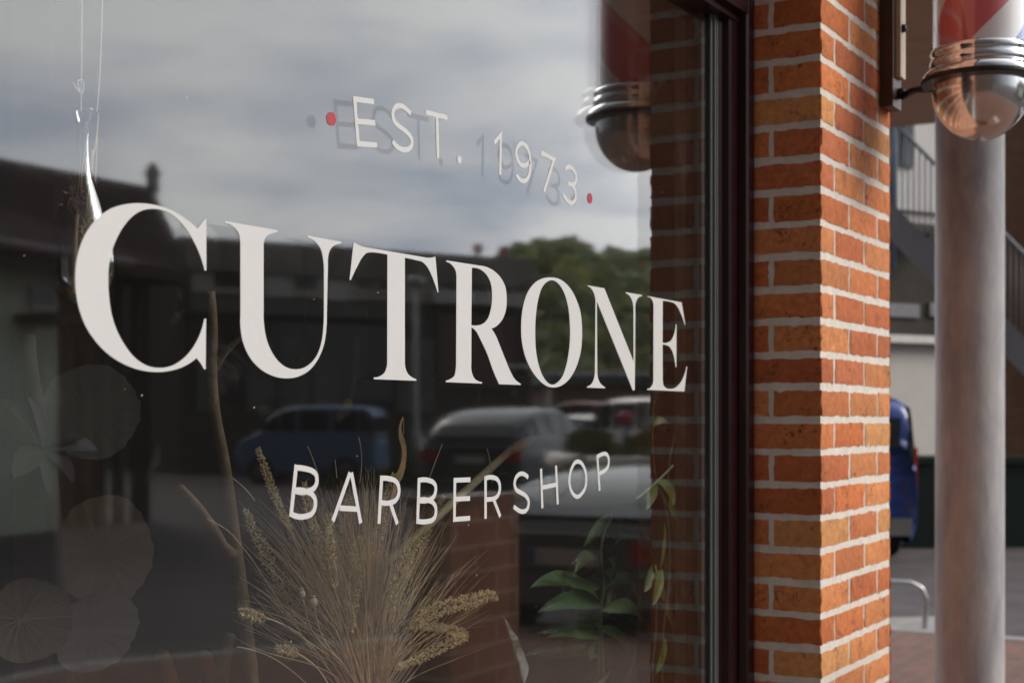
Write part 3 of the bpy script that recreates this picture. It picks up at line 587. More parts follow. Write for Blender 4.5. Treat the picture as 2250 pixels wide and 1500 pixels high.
# ------------------------------------------------------------------ vehicles
glass_car = mat('car_glass', (.012,.015,.018), .06, spec=.6, var=.1)
tyre = mat('tyre', (.012,.012,.012), .85); rimm = mat('alloy', (.45,.45,.46), .3, .9)
def car(name, label, cat, loc, rz, L=4.3, Wd=1.78, H=1.48, style='hatch', paint=None, plate=None, group=None):
    root = empty(name, loc, label, cat, rz, group); m = paint
    st = {  # x fraction: (belt z, roof z or None, halfwidth factor)
     'hatch': [(0,.42,None,.80),(.02,.52,None,.90),(.06,.60,None,.95),(.16,.63,None,.98),(.27,.68,None,1),(.30,.70,.72,1),(.42,.71,.97,1),(.52,.71,1,1),(.68,.72,.99,1),(.82,.73,.95,.99),(.92,.73,.86,.97),(.985,.70,.72,.93),(1,.62,None,.90)],
     'sedan': [(0,.40,None,.78),(.02,.50,None,.90),(.06,.57,None,.95),(.18,.61,None,.98),(.29,.66,None,1),(.32,.68,.70,1),(.44,.69,.98,1),(.54,.69,1,1),(.68,.70,.98,1),(.78,.71,.86,.99),(.85,.71,.72,.98),(.88,.715,None,.97),(.97,.70,None,.94),(1,.60,None,.90)],
     'van': [(0,.40,None,.82),(.02,.52,None,.92),(.08,.58,None,.97),(.16,.62,.64,1),(.24,.64,.85,1),(.32,.64,.97,1),(.45,.64,1,1),(.7,.64,1,1),(.90,.64,1,1),(.97,.64,.97,.99),(.995,.62,.90,.97),(1,.55,.70,.95)]}[style]
    rings = []
    for fx, b, rf, wf in st:
        x = (fx-.5)*L; hw = Wd/2*wf; zb = b*H; zt = (rf*H if rf else zb+.012); rw = hw*(.80 if style != 'van' else .90) if rf else hw*.93
        if rf and rf < .8: rw = hw*.88
        lo = .20 if 0 < fx < 1 else .32
        half = [(hw*.90, lo), (hw*.985, lo+.10), (hw, zb*.62), (hw*.985, zb-.03), (hw*.95, zb), (rw, max(zt-.07, zb+.004)) if rf else (hw*.945, zb+.004), (rw*.90, zt-.012) if rf else (rw*.8, zb+.008), (0, zt+.012 if rf else zb+.02)]
        rings.append([(x, y, z) for y, z in half]+[(x, -y, z) for y, z in reversed(half[:-1])])
    n = len(rings[0]); b = MB(); b.v = [p for r_ in rings for p in r_]; win = []
    for i in range(len(rings)-1):
        for j in range(n-1):
            f = (i*n+j, (i+1)*n+j, (i+1)*n+j+1, i*n+j+1)
            cab = st[i][2] and st[i+1][2]; front = (st[i][2] is None and st[i+1][2]) or (st[i][2] and st[i+1][2] is None)
            b.f.append(f); b.mi.append(0); b.col.append((1,1,1))
            if j in (4, 9) and cab and abs(st[i][2]-st[i+1][2]) < .3: win.append(('s', f))
    b.f += [tuple(range(n-1,-1,-1)), tuple(range((len(rings)-1)*n, len(rings)*n))]; b.mi += [0,0]; b.col += [(1,1,1)]*2
    V = [Vector(v) for v in b.v]
    bo = b.build('body', m, root); bo.matrix_parent_inverse = Matrix()
    md = bo.modifiers.new('sub', 'SUBSURF'); md.levels = md.render_levels = 2
    for p in bo.data.polygons: p.use_smooth = True
    def inset(idx, k, off, nm, mt):
        q = [V[i] for i in idx]; c = sum(q, Vector())/len(q); nn = (q[1]-q[0]).cross(q[-1]-q[0]).normalized()
        if nn.dot(c-Vector((c.x*.7,0,.7*H))) < 0: nn = -nn
        g = MB(); qq = [c+(p-c)*k+nn*off for p in q]; q2 = [p+nn*.012 for p in qq]; m_ = len(q)
        g.add(qq+q2, [tuple(range(m_)), tuple(range(2*m_-1, m_-1, -1))]+[(i,(i+1)%m_,m_+(i+1)%m_,m_+i) for i in range(m_)])
        o = g.build(nm, mt, root); o.matrix_parent_inverse = Matrix(); return o
    for _, f in win: inset(f, .86, .0, 'window', glass_car)
    # windscreen and rear screen
    cabs = [i for i, s in enumerate(st) if s[2]]; a = cabs[0]; e = cabs[-1]
    def screen(i0, i1, nm):
        q = [V[i0*n+5], V[i1*n+5], V[i1*n+9], V[i0*n+9]]; c = sum(q, Vector())/4; g = MB()
        nn = (q[1]-q[0]).cross(q[2]-q[0]).normalized(); nn = nn if nn.z > 0 else -nn
        qq = [c+(p-c)*.86-nn*.02 for p in q]; q2 = [p+nn*.06 for p in qq]
        g.add(qq+q2, [(0,1,2,3),(7,6,5,4),(0,1,5,4),(1,2,6,5),(2,3,7,6),(3,0,4,7)]); o = g.build(nm, glass_car, root); o.matrix_parent_inverse = Matrix()
    screen(a, a+(2 if style == 'van' else 1), 'windscreen'); screen(e, e-(2 if style == 'sedan' else 1), 'rear_window')
    for sx in (-.31, .30):
        for sy in (-1, 1):
            g = MB(); c = (sx*L, sy*(Wd/2-.10), .32); g.lathe([(.20,-.11),(.29,-.11),(.32,-.08),(.32,.08),(.29,.11),(.20,.11)], c, 28, 'y'); w = g.build('wheel', tyre, root); w.matrix_parent_inverse = Matrix()
            g = MB(); g.lathe([(0,-.09),(.06,-.1),(.21,-.08),(.21,.08),(.06,.1),(0,.09)], c, 20, 'y'); o = g.build('rim', rimm, w); o.matrix_parent_inverse = Matrix()
    zb = H*.55
    for sy in (-1, 1):
        g = MB(); (g.box((L/2-.10, sy*Wd*.45-.05, zb-.20), (L/2-.01, sy*Wd*.45+.05, zb+.22)) if style == 'van' else g.box((L/2-.10, sy*Wd*.37-.16, zb-.07), (L/2+.015, sy*Wd*.37+.16, zb+.08))); o = g.build('tail_lamp', mat('tail_lamp_red', (.45,.02,.015), .2), root); o.matrix_parent_inverse = Matrix()
        g = MB(); g.box((-L/2-.0, sy*Wd*.34-.17, H*.40-.06), (-L/2+.12, sy*Wd*.34+.17, H*.40+.06)); o = g.build('headlamp', mat('lamp_glass', (.6,.6,.6), .1), root); o.matrix_parent_inverse = Matrix()
    g = MB(); g.box((L/2-.06, -Wd*.44, .28), (L/2+.03, Wd*.44, .46)); o = g.build('bumper', mat('bumper_grey', (.17,.18,.175), .5), root); o.matrix_parent_inverse = Matrix()
    g = MB(); g.box((-L/2-.03, -Wd*.44, .26), (-L/2+.06, Wd*.44, .42)); o = g.build('bumper', mat('bumper_grey', (.17,.18,.175), .5), root); o.matrix_parent_inverse = Matrix()
    g = MB(); g.box((L/2+.02, -.26, zb-.10+.0), (L/2+.035, .26, zb+.01)); o = g.build('number_plate', mat('plate_white', (.62,.62,.58), .5), root); o.matrix_parent_inverse = Matrix()
    g = MB(); g.box((L/2+.0355, .205, zb-.098), (L/2+.038, .256, zb+.008)); q = g.build('blue_plate_strip', mat('plate_blue', (.02,.08,.4), .5), o); q.matrix_parent_inverse = Matrix()
    return root
def vdir(ang):
    "heading (rotation z) of a street-side thing whose mirror image points ang degrees from image-right, away from viewer positive"
    d = Vector((SA,-CA,0))*math.cos(R(ang))+Vector((CA,SA,0))*math.sin(R(ang)); return math.atan2(-d.y, d.x)
def at(x, t): p = M(x, HY, t); return (p.x, p.y, 0)
carpaint = lambda n, c: mat(n, c, .38, .0, var=.04, coat=.6)
# rear end near, mirrored below the skyline to the right; rear (+x) must face the viewer
car('parked_car', 'dark grey car mirrored low right with red tail lamp and number plate', 'car', at(1500,11.6), vdir(-118), 4.2, 1.74, 1.16, 'hatch', carpaint('grey_green_paint', (.11,.125,.115)))
car('parked_car', 'blue estate car mirrored in the middle of the window, seen from the side', 'car', at(688,35), vdir(-8), 3.3, 1.7, 1.82, 'van', carpaint('blue_paint', (.15,.28,.46)))
car('parked_car', 'dark rounded car mirrored between the blue car and the red tipped bollard', 'car', at(1140,24), vdir(-112), 4.0, 1.8, 1.70, 'hatch', carpaint('dark_petrol_paint', (.05,.07,.08)))
car('parked_car', 'white car mirrored beyond the bollard, left of the other white car', 'car', at(1300,33), vdir(-60), 4.2, 1.8, 1.62, 'hatch', carpaint('white_paint', (.62,.62,.60)), group='pale cars mirrored at the car park')
car('parked_car', 'white van mirrored at the right end of the car park beside the dark edge', 'van', at(1440,30), vdir(-70), 4.6, 1.85, 1.95, 'van', carpaint('white_paint', (.62,.62,.60)), group='pale cars mirrored at the car park')
car('parked_car', 'red car mirrored behind the white car at the car park', 'car', at(1265,38), vdir(-20), 4.1, 1.8, 1.95, 'hatch', carpaint('red_paint', (.35,.03,.02)))
p = D(1722, HY, 17.6)
bv = car('parked_van', 'blue van with red tail lamp peeking from behind the brick pillar', 'van', (p.x,p.y,0), math.atan2(-SA,-CA)+R(4), 4.4, 1.8, 1.78, 'van', carpaint('bright_blue_paint', (.006,.04,.24)))
# ------------------------------------------------------------------ the far side of the street, seen mirrored in the glass
def mslab(mb, x0, x1, t0, t1, z0, z1, d):
    "upright block whose mirrored face runs from pixel x0 at depth t0 to x1 at t1; body goes d metres away from the shop"
    a = M(x0, HY, t0); b = M(x1, HY, t1); n = Vector((b.y-a.y, -(b.x-a.x), 0)).normalized()
    if n.y > 0: n = -n
    a.z = b.z = 0; up = Vector((0,0,1))
    vs = [a+up*z0, b+up*z0, b+n*d+up*z0, a+n*d+up*z0, a+up*z1, b+up*z1, b+n*d+up*z1, a+n*d+up*z1]
    mb.add(vs, [(0,3,2,1),(4,5,6,7),(0,1,5,4),(1,2,6,5),(2,3,7,6),(3,0,4,7)])
    return a, b, n
zr = lambda y, t: HC+(HY-y)/FPX*t
# left: house with a steep tiled roof
def lerp(a, b, s): return a+(b-a)*s
h1 = empty('tiled_house', at(150,21), 'dark maroon tiled house with pale rendered wall mirrored at the left', 'house')
tiles = mat('maroon_tiles', (.045,.016,.014), .8, var=.4, vscale=1.2, bump=.5, bscale=8)
tA, tB = 19.0, 22.3     # ridge ends: pixel -420.. 335
rA = M(-700, 100, tA-3); rB = M(336, 412, tB); 
zR = rB.z; rA.z = zR
eA = M(-700,HY,tA-5.2); eB = M(418,HY,tB-.9); zE = zr(556, 19)
eA.z = eB.z = zE; n1 = Vector((eB.y-eA.y, -(eB.x-eA.x), 0)).normalized(); n1 = -n1 if n1.y > 0 else n1
bA = rA+(rA-eA)*1.0; bB = eB+n1*8.5; bA = eA+n1*8.5; bA.z = bB.z = zE
c = MB(); vs = [rA, rB, eA, eB, bA, bB]; c.add(vs+[v-Vector((0,0,.18)) for v in vs], [(0,1,3,2),(1,5,3),(0,4,5,1),(0,2,4),(6,8,9,7),(7,9,11),(6,7,11,10),(6,10,8),(2,3,9,8),(3,5,11,9),(5,4,10,11),(4,2,8,10)])
rf = c.build('roof', tiles, h1)
c = MB(); c.lathe([(0,-.1),(.10,-.08),(.09,.14),(.13,.2),(.05,.34),(0,.4)], (rB.x,rB.y,rB.z), 12); c.build('finial', tiles, rf, smooth=True)
c = MB(); g0 = eA-n1*.03; g1 = eA.lerp(eB,.83)-n1*.03; c.tube([g0+Vector((0,0,-.02)), g1+Vector((0,0,-.02))], .07, 8); c.build('gutter', mat('mauve_gutter', (.16,.10,.11), .5), h1, smooth=True)
iA = eA+n1*.8; iB = eA.lerp(eB,.60)+n1*.8; iC = eB+n1*.8
def vwall(mb, p, q, z0, z1, d, off=0):
    dn = n1; p = Vector((p.x,p.y,0))+dn*off; q = Vector((q.x,q.y,0))+dn*off; up = Vector((0,0,1))
    vs = [p+up*z0, q+up*z0, q+dn*d+up*z0, p+dn*d+up*z0, p+up*z1, q+up*z1, q+dn*d+up*z1, p+dn*d+up*z1]
    mb.add(vs, [(0,3,2,1),(4,5,6,7),(0,1,5,4),(1,2,6,5),(2,3,7,6),(3,0,4,7)])
def onwall(x, p, q):
    "point of segment p-q whose mirror image is at pixel column x"
    lo, hi = 0, 1
    for _ in range(40):
        m = (lo+hi)/2; w_ = p.lerp(q, m); vx, vy = w_.x, -w_.y+DC; f_ = vx*CA+vy*SA; r_ = vx*SA-vy*CA
        if r_/f_*FPX+CX < x: lo = m
        else: hi = m
    return p.lerp(q, (lo+hi)/2)
c = MB(); w0 = iA; w1 = onwall(128, iA, iC); vwall(c, w0, w1, 0, zE-.05, 6); c.build('rendered_wall', mat('pale_green_render', (.62,.68,.54), .85, var=.12, vscale=.6), h1)
c = MB(); vwall(c, w1, iC, 0, zE-.05, 5, .9); c.build('timber_wall', mat('dark_timber', (.06,.038,.027), .8, var=.3, vscale=3), h1)
for x0, x1, y0, y1, nm, lab in ((62,113,592,640,'window',None),(-330,-250,592,700,'window',None)):
    a = onwall(x0, iA, iC); b = onwall(x1, iA, iC); tt = 17.5
    c = MB(); vwall(c, a, b, zr(y1,tt), zr(y0,tt), .1, -.03); wo = c.build(nm, mat('dark_window'), h1)
    c = MB(); vwall(c, a, b, zr(y1+14,tt), zr(y1+3,tt), .12, -.08); c.build('sill', mat('white_trim'), wo)
c = MB(); a = onwall(30, iA, iC); b = onwall(118, iA, iC); vwall(c, a, b, zr(690,17.5), zr(668,17.5), .7, -.7); c.build('porch_roof', mat('dark_timber'), h1)
c = MB(); a = onwall(272, iA, iC); b = onwall(398, iA, iC); vwall(c, a, b, zr(682,18.5), zr(632,18.5), .1, .84); c.build('fascia_panel', mat('mauve_panel', (.26,.22,.30), .7), h1)
for i in range(7):
    a = onwall(140+i*40, iA, iC); c = MB(); c.tube([(a.x,a.y,0),(a.x,a.y,zE-.06)], .09, 6); c.build('timber_post', mat('dark_timber'), h1)
# middle: long flat roofed building
b2 = empty('flat_roofed_building', at(850,43), 'long low brown building with grey parapet panels mirrored behind the cars', 'building')
dk = mat('dark_brown_cladding', (.28,.26,.22), .85, var=.25, vscale=.7); gp = mat('grey_render_panel', (.62,.62,.58), .8, var=.12, vscale=.8)
c = MB(); a, b, n = mslab(c, 395, 1168, 40, 46, 0, 6.3, 12); c.build('wall', mat('brown_ground_floor', (.06,.052,.042), .85, var=.3, vscale=.5), b2)
def on2(x): return onwall(x, a, b)
def face(nm, x0, x1, y0, y1, m, off=-.08, d=.12, tt=None, par=b2):
    global n1
    p, q = on2(x0), on2(x1); tt = tt or (40+(x0+x1)/2/1168*5); s = n1; n1 = n
    g = MB(); vwall(g, p, q, zr(y1,tt), zr(y0,tt), d, off); n1 = s; return g.build(nm, m, par)
c = MB(); s_ = n1; n1 = n; vwall(c, a, b, 5.55, 6.42, 12, -.25); n1 = s_; c.build('roof_parapet', dk, b2)
face('upper_wall', 420, 1165, 578, 662, mat('taupe_render', (.50,.47,.40), .85, var=.2, vscale=.5), -.05)
face('grey_panel', 585, 640, 585, 660, gp); face('grey_panel', 700, 762, 592, 664, gp)
face('window', 648, 692, 584, 640, mat('dark_window'), -.09)
face('window', 470, 530, 580, 640, mat('dark_window'), -.09)
face('fascia_board', 942, 1135, 640, 668, mat('pale_fascia', (.7,.7,.68), .7), -.35); face('fascia_board', 410, 900, 668, 700, mat('grey_band', (.14,.135,.125), .8), -.3)
face('shop_window', 960, 1130, 690, 850, mat('brown_glass', (.09,.05,.035), .4), -.06)
face('shop_window', 500, 860, 715, 880, mat('dark_window'), -.06)
face('bright_sill', 1085, 1165, 798, 806, mat('pale_fascia'), -.2)
for x0, x1 in ((785,815),(830,862),(985,1015),(1035,1062),(1090,1120)):
    wo = face('window', x0, x1, 594, 640, mat('dark_window'), -.09); face('frame', x0-3, x1+3, 591, 594, mat('pale_fascia'), -.12, .05, None, wo); face('sill', x0-4, x1+4, 641, 645, mat('pale_fascia'), -.14, .1, None, wo)
for x0, x1 in ((430,478),(540,600),(612,672),(690,745),(868,905),(925,950)):
    face('garage_door', x0, x1, 745, 905, mat('grey_door', (.12,.12,.11), .7, var=.3, vscale=1.2), -.09)
for x0 in (484, 770, 975, 1160):
    q = on2(x0); g = MB(); g.tube([(q.x,q.y-.28,.0),(q.x,q.y-.28,5.5)], .05, 8); g.build('downpipe', mat('pale_galvanised', (.45,.46,.45), .5, .3), b2, smooth=True)
q0, q1 = on2(400), on2(1166); g = MB(); g.tube([(q0.x,q0.y-.33,5.62),(q1.x,q1.y-.33,5.62)], .07, 8); g.build('gutter', mat('pale_galvanised'), b2, smooth=True)
for px, py in ((1075,563),(1131,573)):
    p = on2(px); tt = 45; z = zr(py+8, tt)
    v = empty('roof_lantern', (p.x, p.y-.4, 6.42), ['red round roof cowl mirrored left of its twin above the flat roof','red round roof cowl mirrored nearest the wooded hill'][px > 1100], 'roof cowl', group='red roof cowls')
    g = MB(); g.tube([(p.x,p.y-.4,6.42),(p.x,p.y-.4,6.60)], .05, 8); g.build('stalk', mat('black_iron'), v)
    g = MB(); g.lathe([(0,-.17),(.10,-.15),(.17,-.03),(.14,.1),(0,.17)], (p.x,p.y-.4,6.72), 14); g.build('cowl', mat('bright_red', (.55,.04,.05), .4), v, smooth=True)
# distant low building under the hill
b3 = empty('teal_roof_shed', at(1360,62), 'low teal roofed shed mirrored below the wooded hill', 'building')
c = MB(); mslab(c, 1215, 1560, 60, 62, 0, zr(845,60), 10); c.build('wall', mat('rust_render', (.20,.12,.085), .85, var=.25, vscale=.3), b3)
c = MB(); mslab(c, 1208, 1570, 59.6, 61.6, zr(844,60), zr(822,60), 11); c.build('roof', mat('teal_roof', (.10,.17,.16), .6), b3)
c = MB(); mslab(c, 1208, 1570, 59.2, 61.2, zr(825,60), zr(815,60), .3); c.build('eaves_board', mat('pale_fascia'), b3)
# wooded hill
import itertools
hm = mat('hill_soil', (.06,.075,.035), .95, var=.3, vscale=.05); hv = []; nu, nv = 46, 18
def hz(x, s):     # crest height in photo rows over pixel column x
    top = 524+14*math.sin(x/70)+6*math.sin(x/23+1)-(0 if x > 1130 else (1130-x)*-1.5)
    return top
for i in range(nu+1):
    x = 1118+i*32
    for j in range(nv+1):
        t_ = 85+j*6; s = min(1, j/9)
        ztop = zr(hz(x,0)+10, 139)-2.6
        p = M(x, HY, t_); p.z = max(-.5, ztop*(math.sin(s*math.pi/2)**1.25)) - (j-9)*.5*(j > 9)
        hv.append(p)
c = MB(); c.add(hv, [(i*(nv+1)+j, (i+1)*(nv+1)+j, (i+1)*(nv+1)+j+1, i*(nv+1)+j+1) for i in range(nu) for j in range(nv)])
tag(c.build('hill', hm, smooth=True), kind='structure')
wood = MB(); lr = random.Random(3)
for i in range(1700):
    a_, b_ = lr.random()*nu, lr.random()*(nv-5); ii, jj = int(a_), int(b_); p = hv[ii*(nv+1)+jj].lerp(hv[(ii+1)*(nv+1)+jj], a_-ii).lerp(hv[ii*(nv+1)+jj+1], b_-jj)
    R0 = lr.uniform(.8,1.35); base = lr.choice([(1,1,1),(.75,.8,.7),(1.25,1.15,.8),(.6,.75,.6),(1.1,.95,.7)]); wood.cur = base
    for k in range(24):
        d = Vector((lr.gauss(0,1),lr.gauss(0,1),lr.gauss(0,.8)))
        d = d.normalized()*R0*lr.uniform(.5,1); q = p+d+Vector((0,0,R0*.7)); u = Vector((lr.gauss(0,1),lr.gauss(0,1),lr.gauss(0,1))).normalized()*lr.uniform(.3,.7); v = u.orthogonal().normalized()*lr.uniform(.25,.6)
        wood.add([q-u-v, q+u-v, q+u*.7+v, q-u+v], [(0,1,2,3)])
tag(wood.build('wooded_hillside', mat('hazed_foliage', (.50,.54,.36), .8, var=.35, vscale=.4, attr='tint')), 'green wooded hillside mirrored behind the last letters', 'wood', kind='stuff')  # distance haze is put into the pale leaf colour
# lamp post and small posts
def post(name, label, cat, x, ybot_t, ytop, r, head=None, grp=None):
    p = M(x, HY, ybot_t); z = zr(ytop, ybot_t); e_ = empty(name, (p.x,p.y,0), label, cat, group=grp)
    c = MB(); c.tube([(p.x,p.y,0),(p.x,p.y,1.2),(p.x,p.y,1.25),(p.x,p.y,z)], [r*1.9,r*1.8,r,r*.75], 10); c.build('pole', mat('pale_galvanised', (.45,.46,.45), .5, .3), e_, smooth=True)
    if head:
        c = MB(); c.lathe([(0,.10),(.10,.10),(.22,.02),(.24,-.06),(.12,-.14),(0,-.15)], (p.x,p.y,z+.1), 16); c.build('lamp_head', mat('pale_lamp', (.6,.6,.58), .4), e_, smooth=True)
    return e_
post('street_lamp', 'tall thin pale street lamp mirrored between T and R', 'street lamp', 915, 34, 625, .065, True)
post('marker_post', 'short pale post mirrored under the letter O', 'post', 1207, 24, 852, .035)
bl = M(1375, HY, 21); v = empty('bollard', (bl.x,bl.y,0), 'black bollard with bright red top mirrored near the dark edge', 'bollard')
c = MB(); c.tube([(bl.x,bl.y,0),(bl.x,bl.y,zr(925,21))], .05, 12); c.build('shaft', mat('black_iron'), v, smooth=True)
c = MB(); c.lathe([(0,-.02),(.09,-.02),(.11,.06),(.07,.13),(0,.15)], (bl.x,bl.y,zr(925,21)), 14); c.build('red_top', mat('bright_red'), v, smooth=True)
# raised bed with white kerb and rough plants
bd = empty('planting_bed', at(1340,12.9), 'raised planting bed with white edging and low shrubs mirrored above the grey car', 'planting bed')
bt = 15.4; P5 = [M(x,HY,t_) for x,t_ in ((1215,17.4),(1296,bt),(1640,bt-.6),(1640,bt+4),(1236,bt+4))]; zz = zr(1012,bt)
c = MB(); c.poly([[(p.x,p.y) for p in P5]], lambda a,b,h: (a,b,h), zz-.02); c.build('bed', mat('bed_wall', (.55,.55,.52), .8), bd)
c = MB()
for p, q in zip(P5[:3], P5[1:3]): c.tube([(p.x,p.y,zz-.04),(q.x,q.y,zz-.04)], .10, 10)
c.build('white_edging', mat('white_trim'), bd, smooth=True)
c = MB(); lr = random.Random(9)
for i in range(2600):
    a_, b_ = lr.random(), lr.random(); p = P5[1].lerp(P5[2], a_).lerp(P5[4].lerp(P5[3], a_), b_); p.z = zz
    h_ = lr.uniform(.04,.22)*(1+.5*math.sin(a_*17)); q = p+Vector((lr.uniform(-.1,.1), lr.uniform(-.1,.1), h_)); c.cur = lr.choice([(1,1,1),(1.6,1.2,.7),(.7,.9,.6),(2.2,1.6,1)])
    u = Vector((lr.gauss(0,1),lr.gauss(0,1),0)).normalized()*.035; c.add([p-u, p+u, q+u*.6, q-u*.4], [(0,1,2,3)])
so = c.build('low_shrubs', mat('shrub_leaf', (.10,.12,.045), .8, attr='tint'), bd); so['kind'] = 'stuff'

# ------------------------------------------------------------------ inside the window
wood_m = mat('bare_branch', (.17,.12,.065), .8, var=.3, vscale=30, bump=.5, bscale=80)
def pth(pts, Y, Ys=None, seg=6):
    "smooth 3D path through photo pixels on depth plane(s) Y"
    q = smoothpath([(p[0], p[1]) for p in pts], False, seg); m_ = len(q)-1
    return [onY(p.x, p.y, Y if Ys is None else Y+(Ys-Y)*i/m_) for i, p in enumerate(q)]
def taper(n, a, b): return [a+(b-a)*i/(n-1) for i in range(n)]
br_ = empty('bare_branch', onY(540,1345,.32), 'forked bare tan branch standing upright left of the dried grasses', 'branch')
c = MB(); p = pth([(462,640),(468,735),(466,820),(472,905),(490,1000),(505,1100),(515,1180),(526,1260),(536,1345),(548,1440),(556,1560)], .32); c.tube(p, taper(len(p), .0065, .0105), 10); c.build('main_stem', wood_m, br_, smooth=True)
for pts, r0, r1 in (([(474,808),(500,768),(528,742),(560,700)], .006,.003), ([(512,1218),(498,1205),(470,1160),(435,1110),(396,1068)], .008,.004)):
    c = MB(); p = pth(pts, .32, .27); c.tube(p, taper(len(p), r0, r1), 8); c.build('side_shoot', wood_m, br_, smooth=True)
c = MB(); p = pth([(480,1560),(492,1460),(505,1390)], .45); c.tube(p, taper(len(p), .012, .009), 8); c.build('side_shoot', wood_m, br_, smooth=True)
# vase below the frame with the dried arrangement
vs_ = onY(812,1600,.30); VB = Vector((vs_.x, .30, 1.015))
vase = empty('stoneware_vase', (VB.x, VB.y, .76), 'pale stoneware vase on the window board holding the dried grasses', 'vase')
c = MB(); c.lathe([(0,.762),(.055,.762),(.075,.80),(.085,.88),(.065,.96),(.045,1.0),(.05,1.015),(.045,1.016),(.04,1.0),(.06,.95),(.075,.88)], (VB.x,VB.y,0), 32); c.build('body', mat('stoneware', (.35,.32,.28), .5, var=.1), vase, smooth=True)
straw = mat('straw', (.66,.50,.33), .75, var=.3, vscale=18); husk = mat('husk', (.82,.68,.44), .8, var=.3, vscale=60, attr='tint')
def spikelets(mb, path, rad, rng, dens=1.0, size=.0042, droop=.3, awn=0.0):
    for i in range(len(path)-1):
        a, b = path[i], path[i+1]; d = (b-a); L = d.length; ax = d.normalized(); s = i/(len(path)-1)
        rr = rad*(math.sin(math.pi*min(1,(s*.9+.08)))**.6)
        for k in range(int(L/.00028*dens)):
            c = a+d*rng.random(); v = Vector((rng.gauss(0,1),rng.gauss(0,1),rng.gauss(0,1))); v = (v-ax*v.dot(ax)).normalized()
            dr = (v+ax*rng.uniform(.2,1.1)).normalized(); l = size*rng.uniform(.7,1.5); c0 = c+v*rr*rng.uniform(.25,1.0); w_ = dr.cross(v.orthogonal()).normalized()*l*.3; w2 = dr.cross(w_).normalized()*l*.3
            q = rng.uniform(.6,1.25); mb.cur = (q, q*rng.uniform(.92,1.02), q*rng.uniform(.8,1.0))
            t_ = c0+dr*l; mb.add([c0, c0+dr*l*.45+w_, c0+dr*l*.45+w2, c0+dr*l*.45-w_, c0+dr*l*.45-w2, t_], [(0,1,2),(0,2,3),(0,3,4),(0,4,1),(5,2,1),(5,3,2),(5,4,3),(5,1,4)])
            if awn and rng.random() < .35:
                e_ = t_+dr*awn*rng.uniform(.5,1.2)+Vector((0,0,-awn*.1)); mb.add([t_-w_*.12, t_+w_*.12, e_], [(0,1,2)])
sr = random.Random(21)
def head(label, stem, hd, rad, Y, mm=husk, size=.0042, dens=1, awn=.0, r=.0012):
    e_ = empty('dried_seed_head', onY(*stem[0], Y), label, 'dried grass', group='dried seed heads in the vase')
    p = pth(stem, VB.y, Y, 7); c = MB(); c.tube(p, r, 6); c.build('stem', straw, e_, smooth=True)
    c = MB(); q = pth(hd, Y, None, 6); spikelets(c, q, rad, sr, dens, size, awn=awn); c.build('seed_head', mm, e_); return e_
V0 = (815,1600)
head('bushy pale seed head drooping furthest right', [V0,(850,1480),(885,1405),(915,1368)], [(905,1385),(935,1352),(985,1330),(1040,1318),(1068,1308),(1090,1312)], .0115, .22, awn=.004)
head('arched yellow plume curling below the drooping head', [V0,(862,1490),(900,1425),(935,1392)], [(870,1465),(925,1445),(965,1425),(1000,1405),(1022,1396),(985,1382),(945,1375),(925,1380)], .0085, .24, size=.0036)
head('upright seed head leaning right at centre', [V0,(838,1480),(850,1380),(858,1330)], [(858,1345),(868,1290),(885,1240),(908,1200),(922,1180)], .0088, .20, awn=.003)
head('tall thick tan plume in the middle of the bouquet', [V0,(800,1500),(780,1400),(772,1360)], [(768,1390),(772,1320),(780,1250),(786,1200),(792,1178)], .0125, .24, size=.0032, dens=1.6)
head('slim feathery plume behind the letters B and A', [V0,(775,1470),(735,1340),(712,1270),(700,1235)], [(710,1260),(702,1210),(690,1160),(676,1110),(668,1060)], .0062, .30, size=.004, awn=.012)
head('furry tipped head leaning far left below the blue car', [V0,(760,1480),(700,1330),(660,1220),(630,1140)], [(640,1165),(618,1120),(598,1075),(582,1030),(566,985)], .0055, .27, size=.003, dens=1.6)
head('small golden ear beside the bare branch', [V0,(730,1480),(655,1390),(600,1362),(578,1355)], [(582,1358),(560,1352),(545,1347),(528,1342)], .0058, .20, size=.0036, dens=1.6, awn=.012)
head('small orange ear lowest at the left', [V0,(740,1530),(690,1460),(652,1434)], [(655,1436),(640,1430),(622,1424),(608,1422)], .0050, .20, size=.0034, dens=1.5, awn=.014)
head('tan plume rising to the letter R', [V0,(800,1480),(800,1350),(815,1250)], [(812,1270),(828,1190),(842,1130),(856,1080),(866,1040)], .0105, .28, size=.0034, dens=1.3)
head('slender ear right of the poppy pods', [V0,(800,1500),(760,1380),(735,1290),(728,1230)], [(735,1290),(728,1240),(724,1190),(722,1130)], .0050, .22, size=.0046, awn=.016)
head('broad soft plume left of the poppy pods', [V0,(760,1500),(690,1400),(640,1330)], [(680,1390),(640,1320),(600,1250),(565,1180),(540,1120)], .0095, .34, size=.0030, dens=.9, awn=.02)
head('soft plume behind the letter A', [V0,(790,1480),(745,1330)], [(756,1360),(745,1290),(744,1220),(752,1150),(768,1090)], .0085, .36, size=.0030, dens=.9, awn=.018)
head('soft plume behind the second letter B', [V0,(850,1450),(880,1330)], [(874,1340),(895,1270),(925,1200),(950,1140),(975,1090)], .0080, .36, size=.0030, dens=.8, awn=.018)
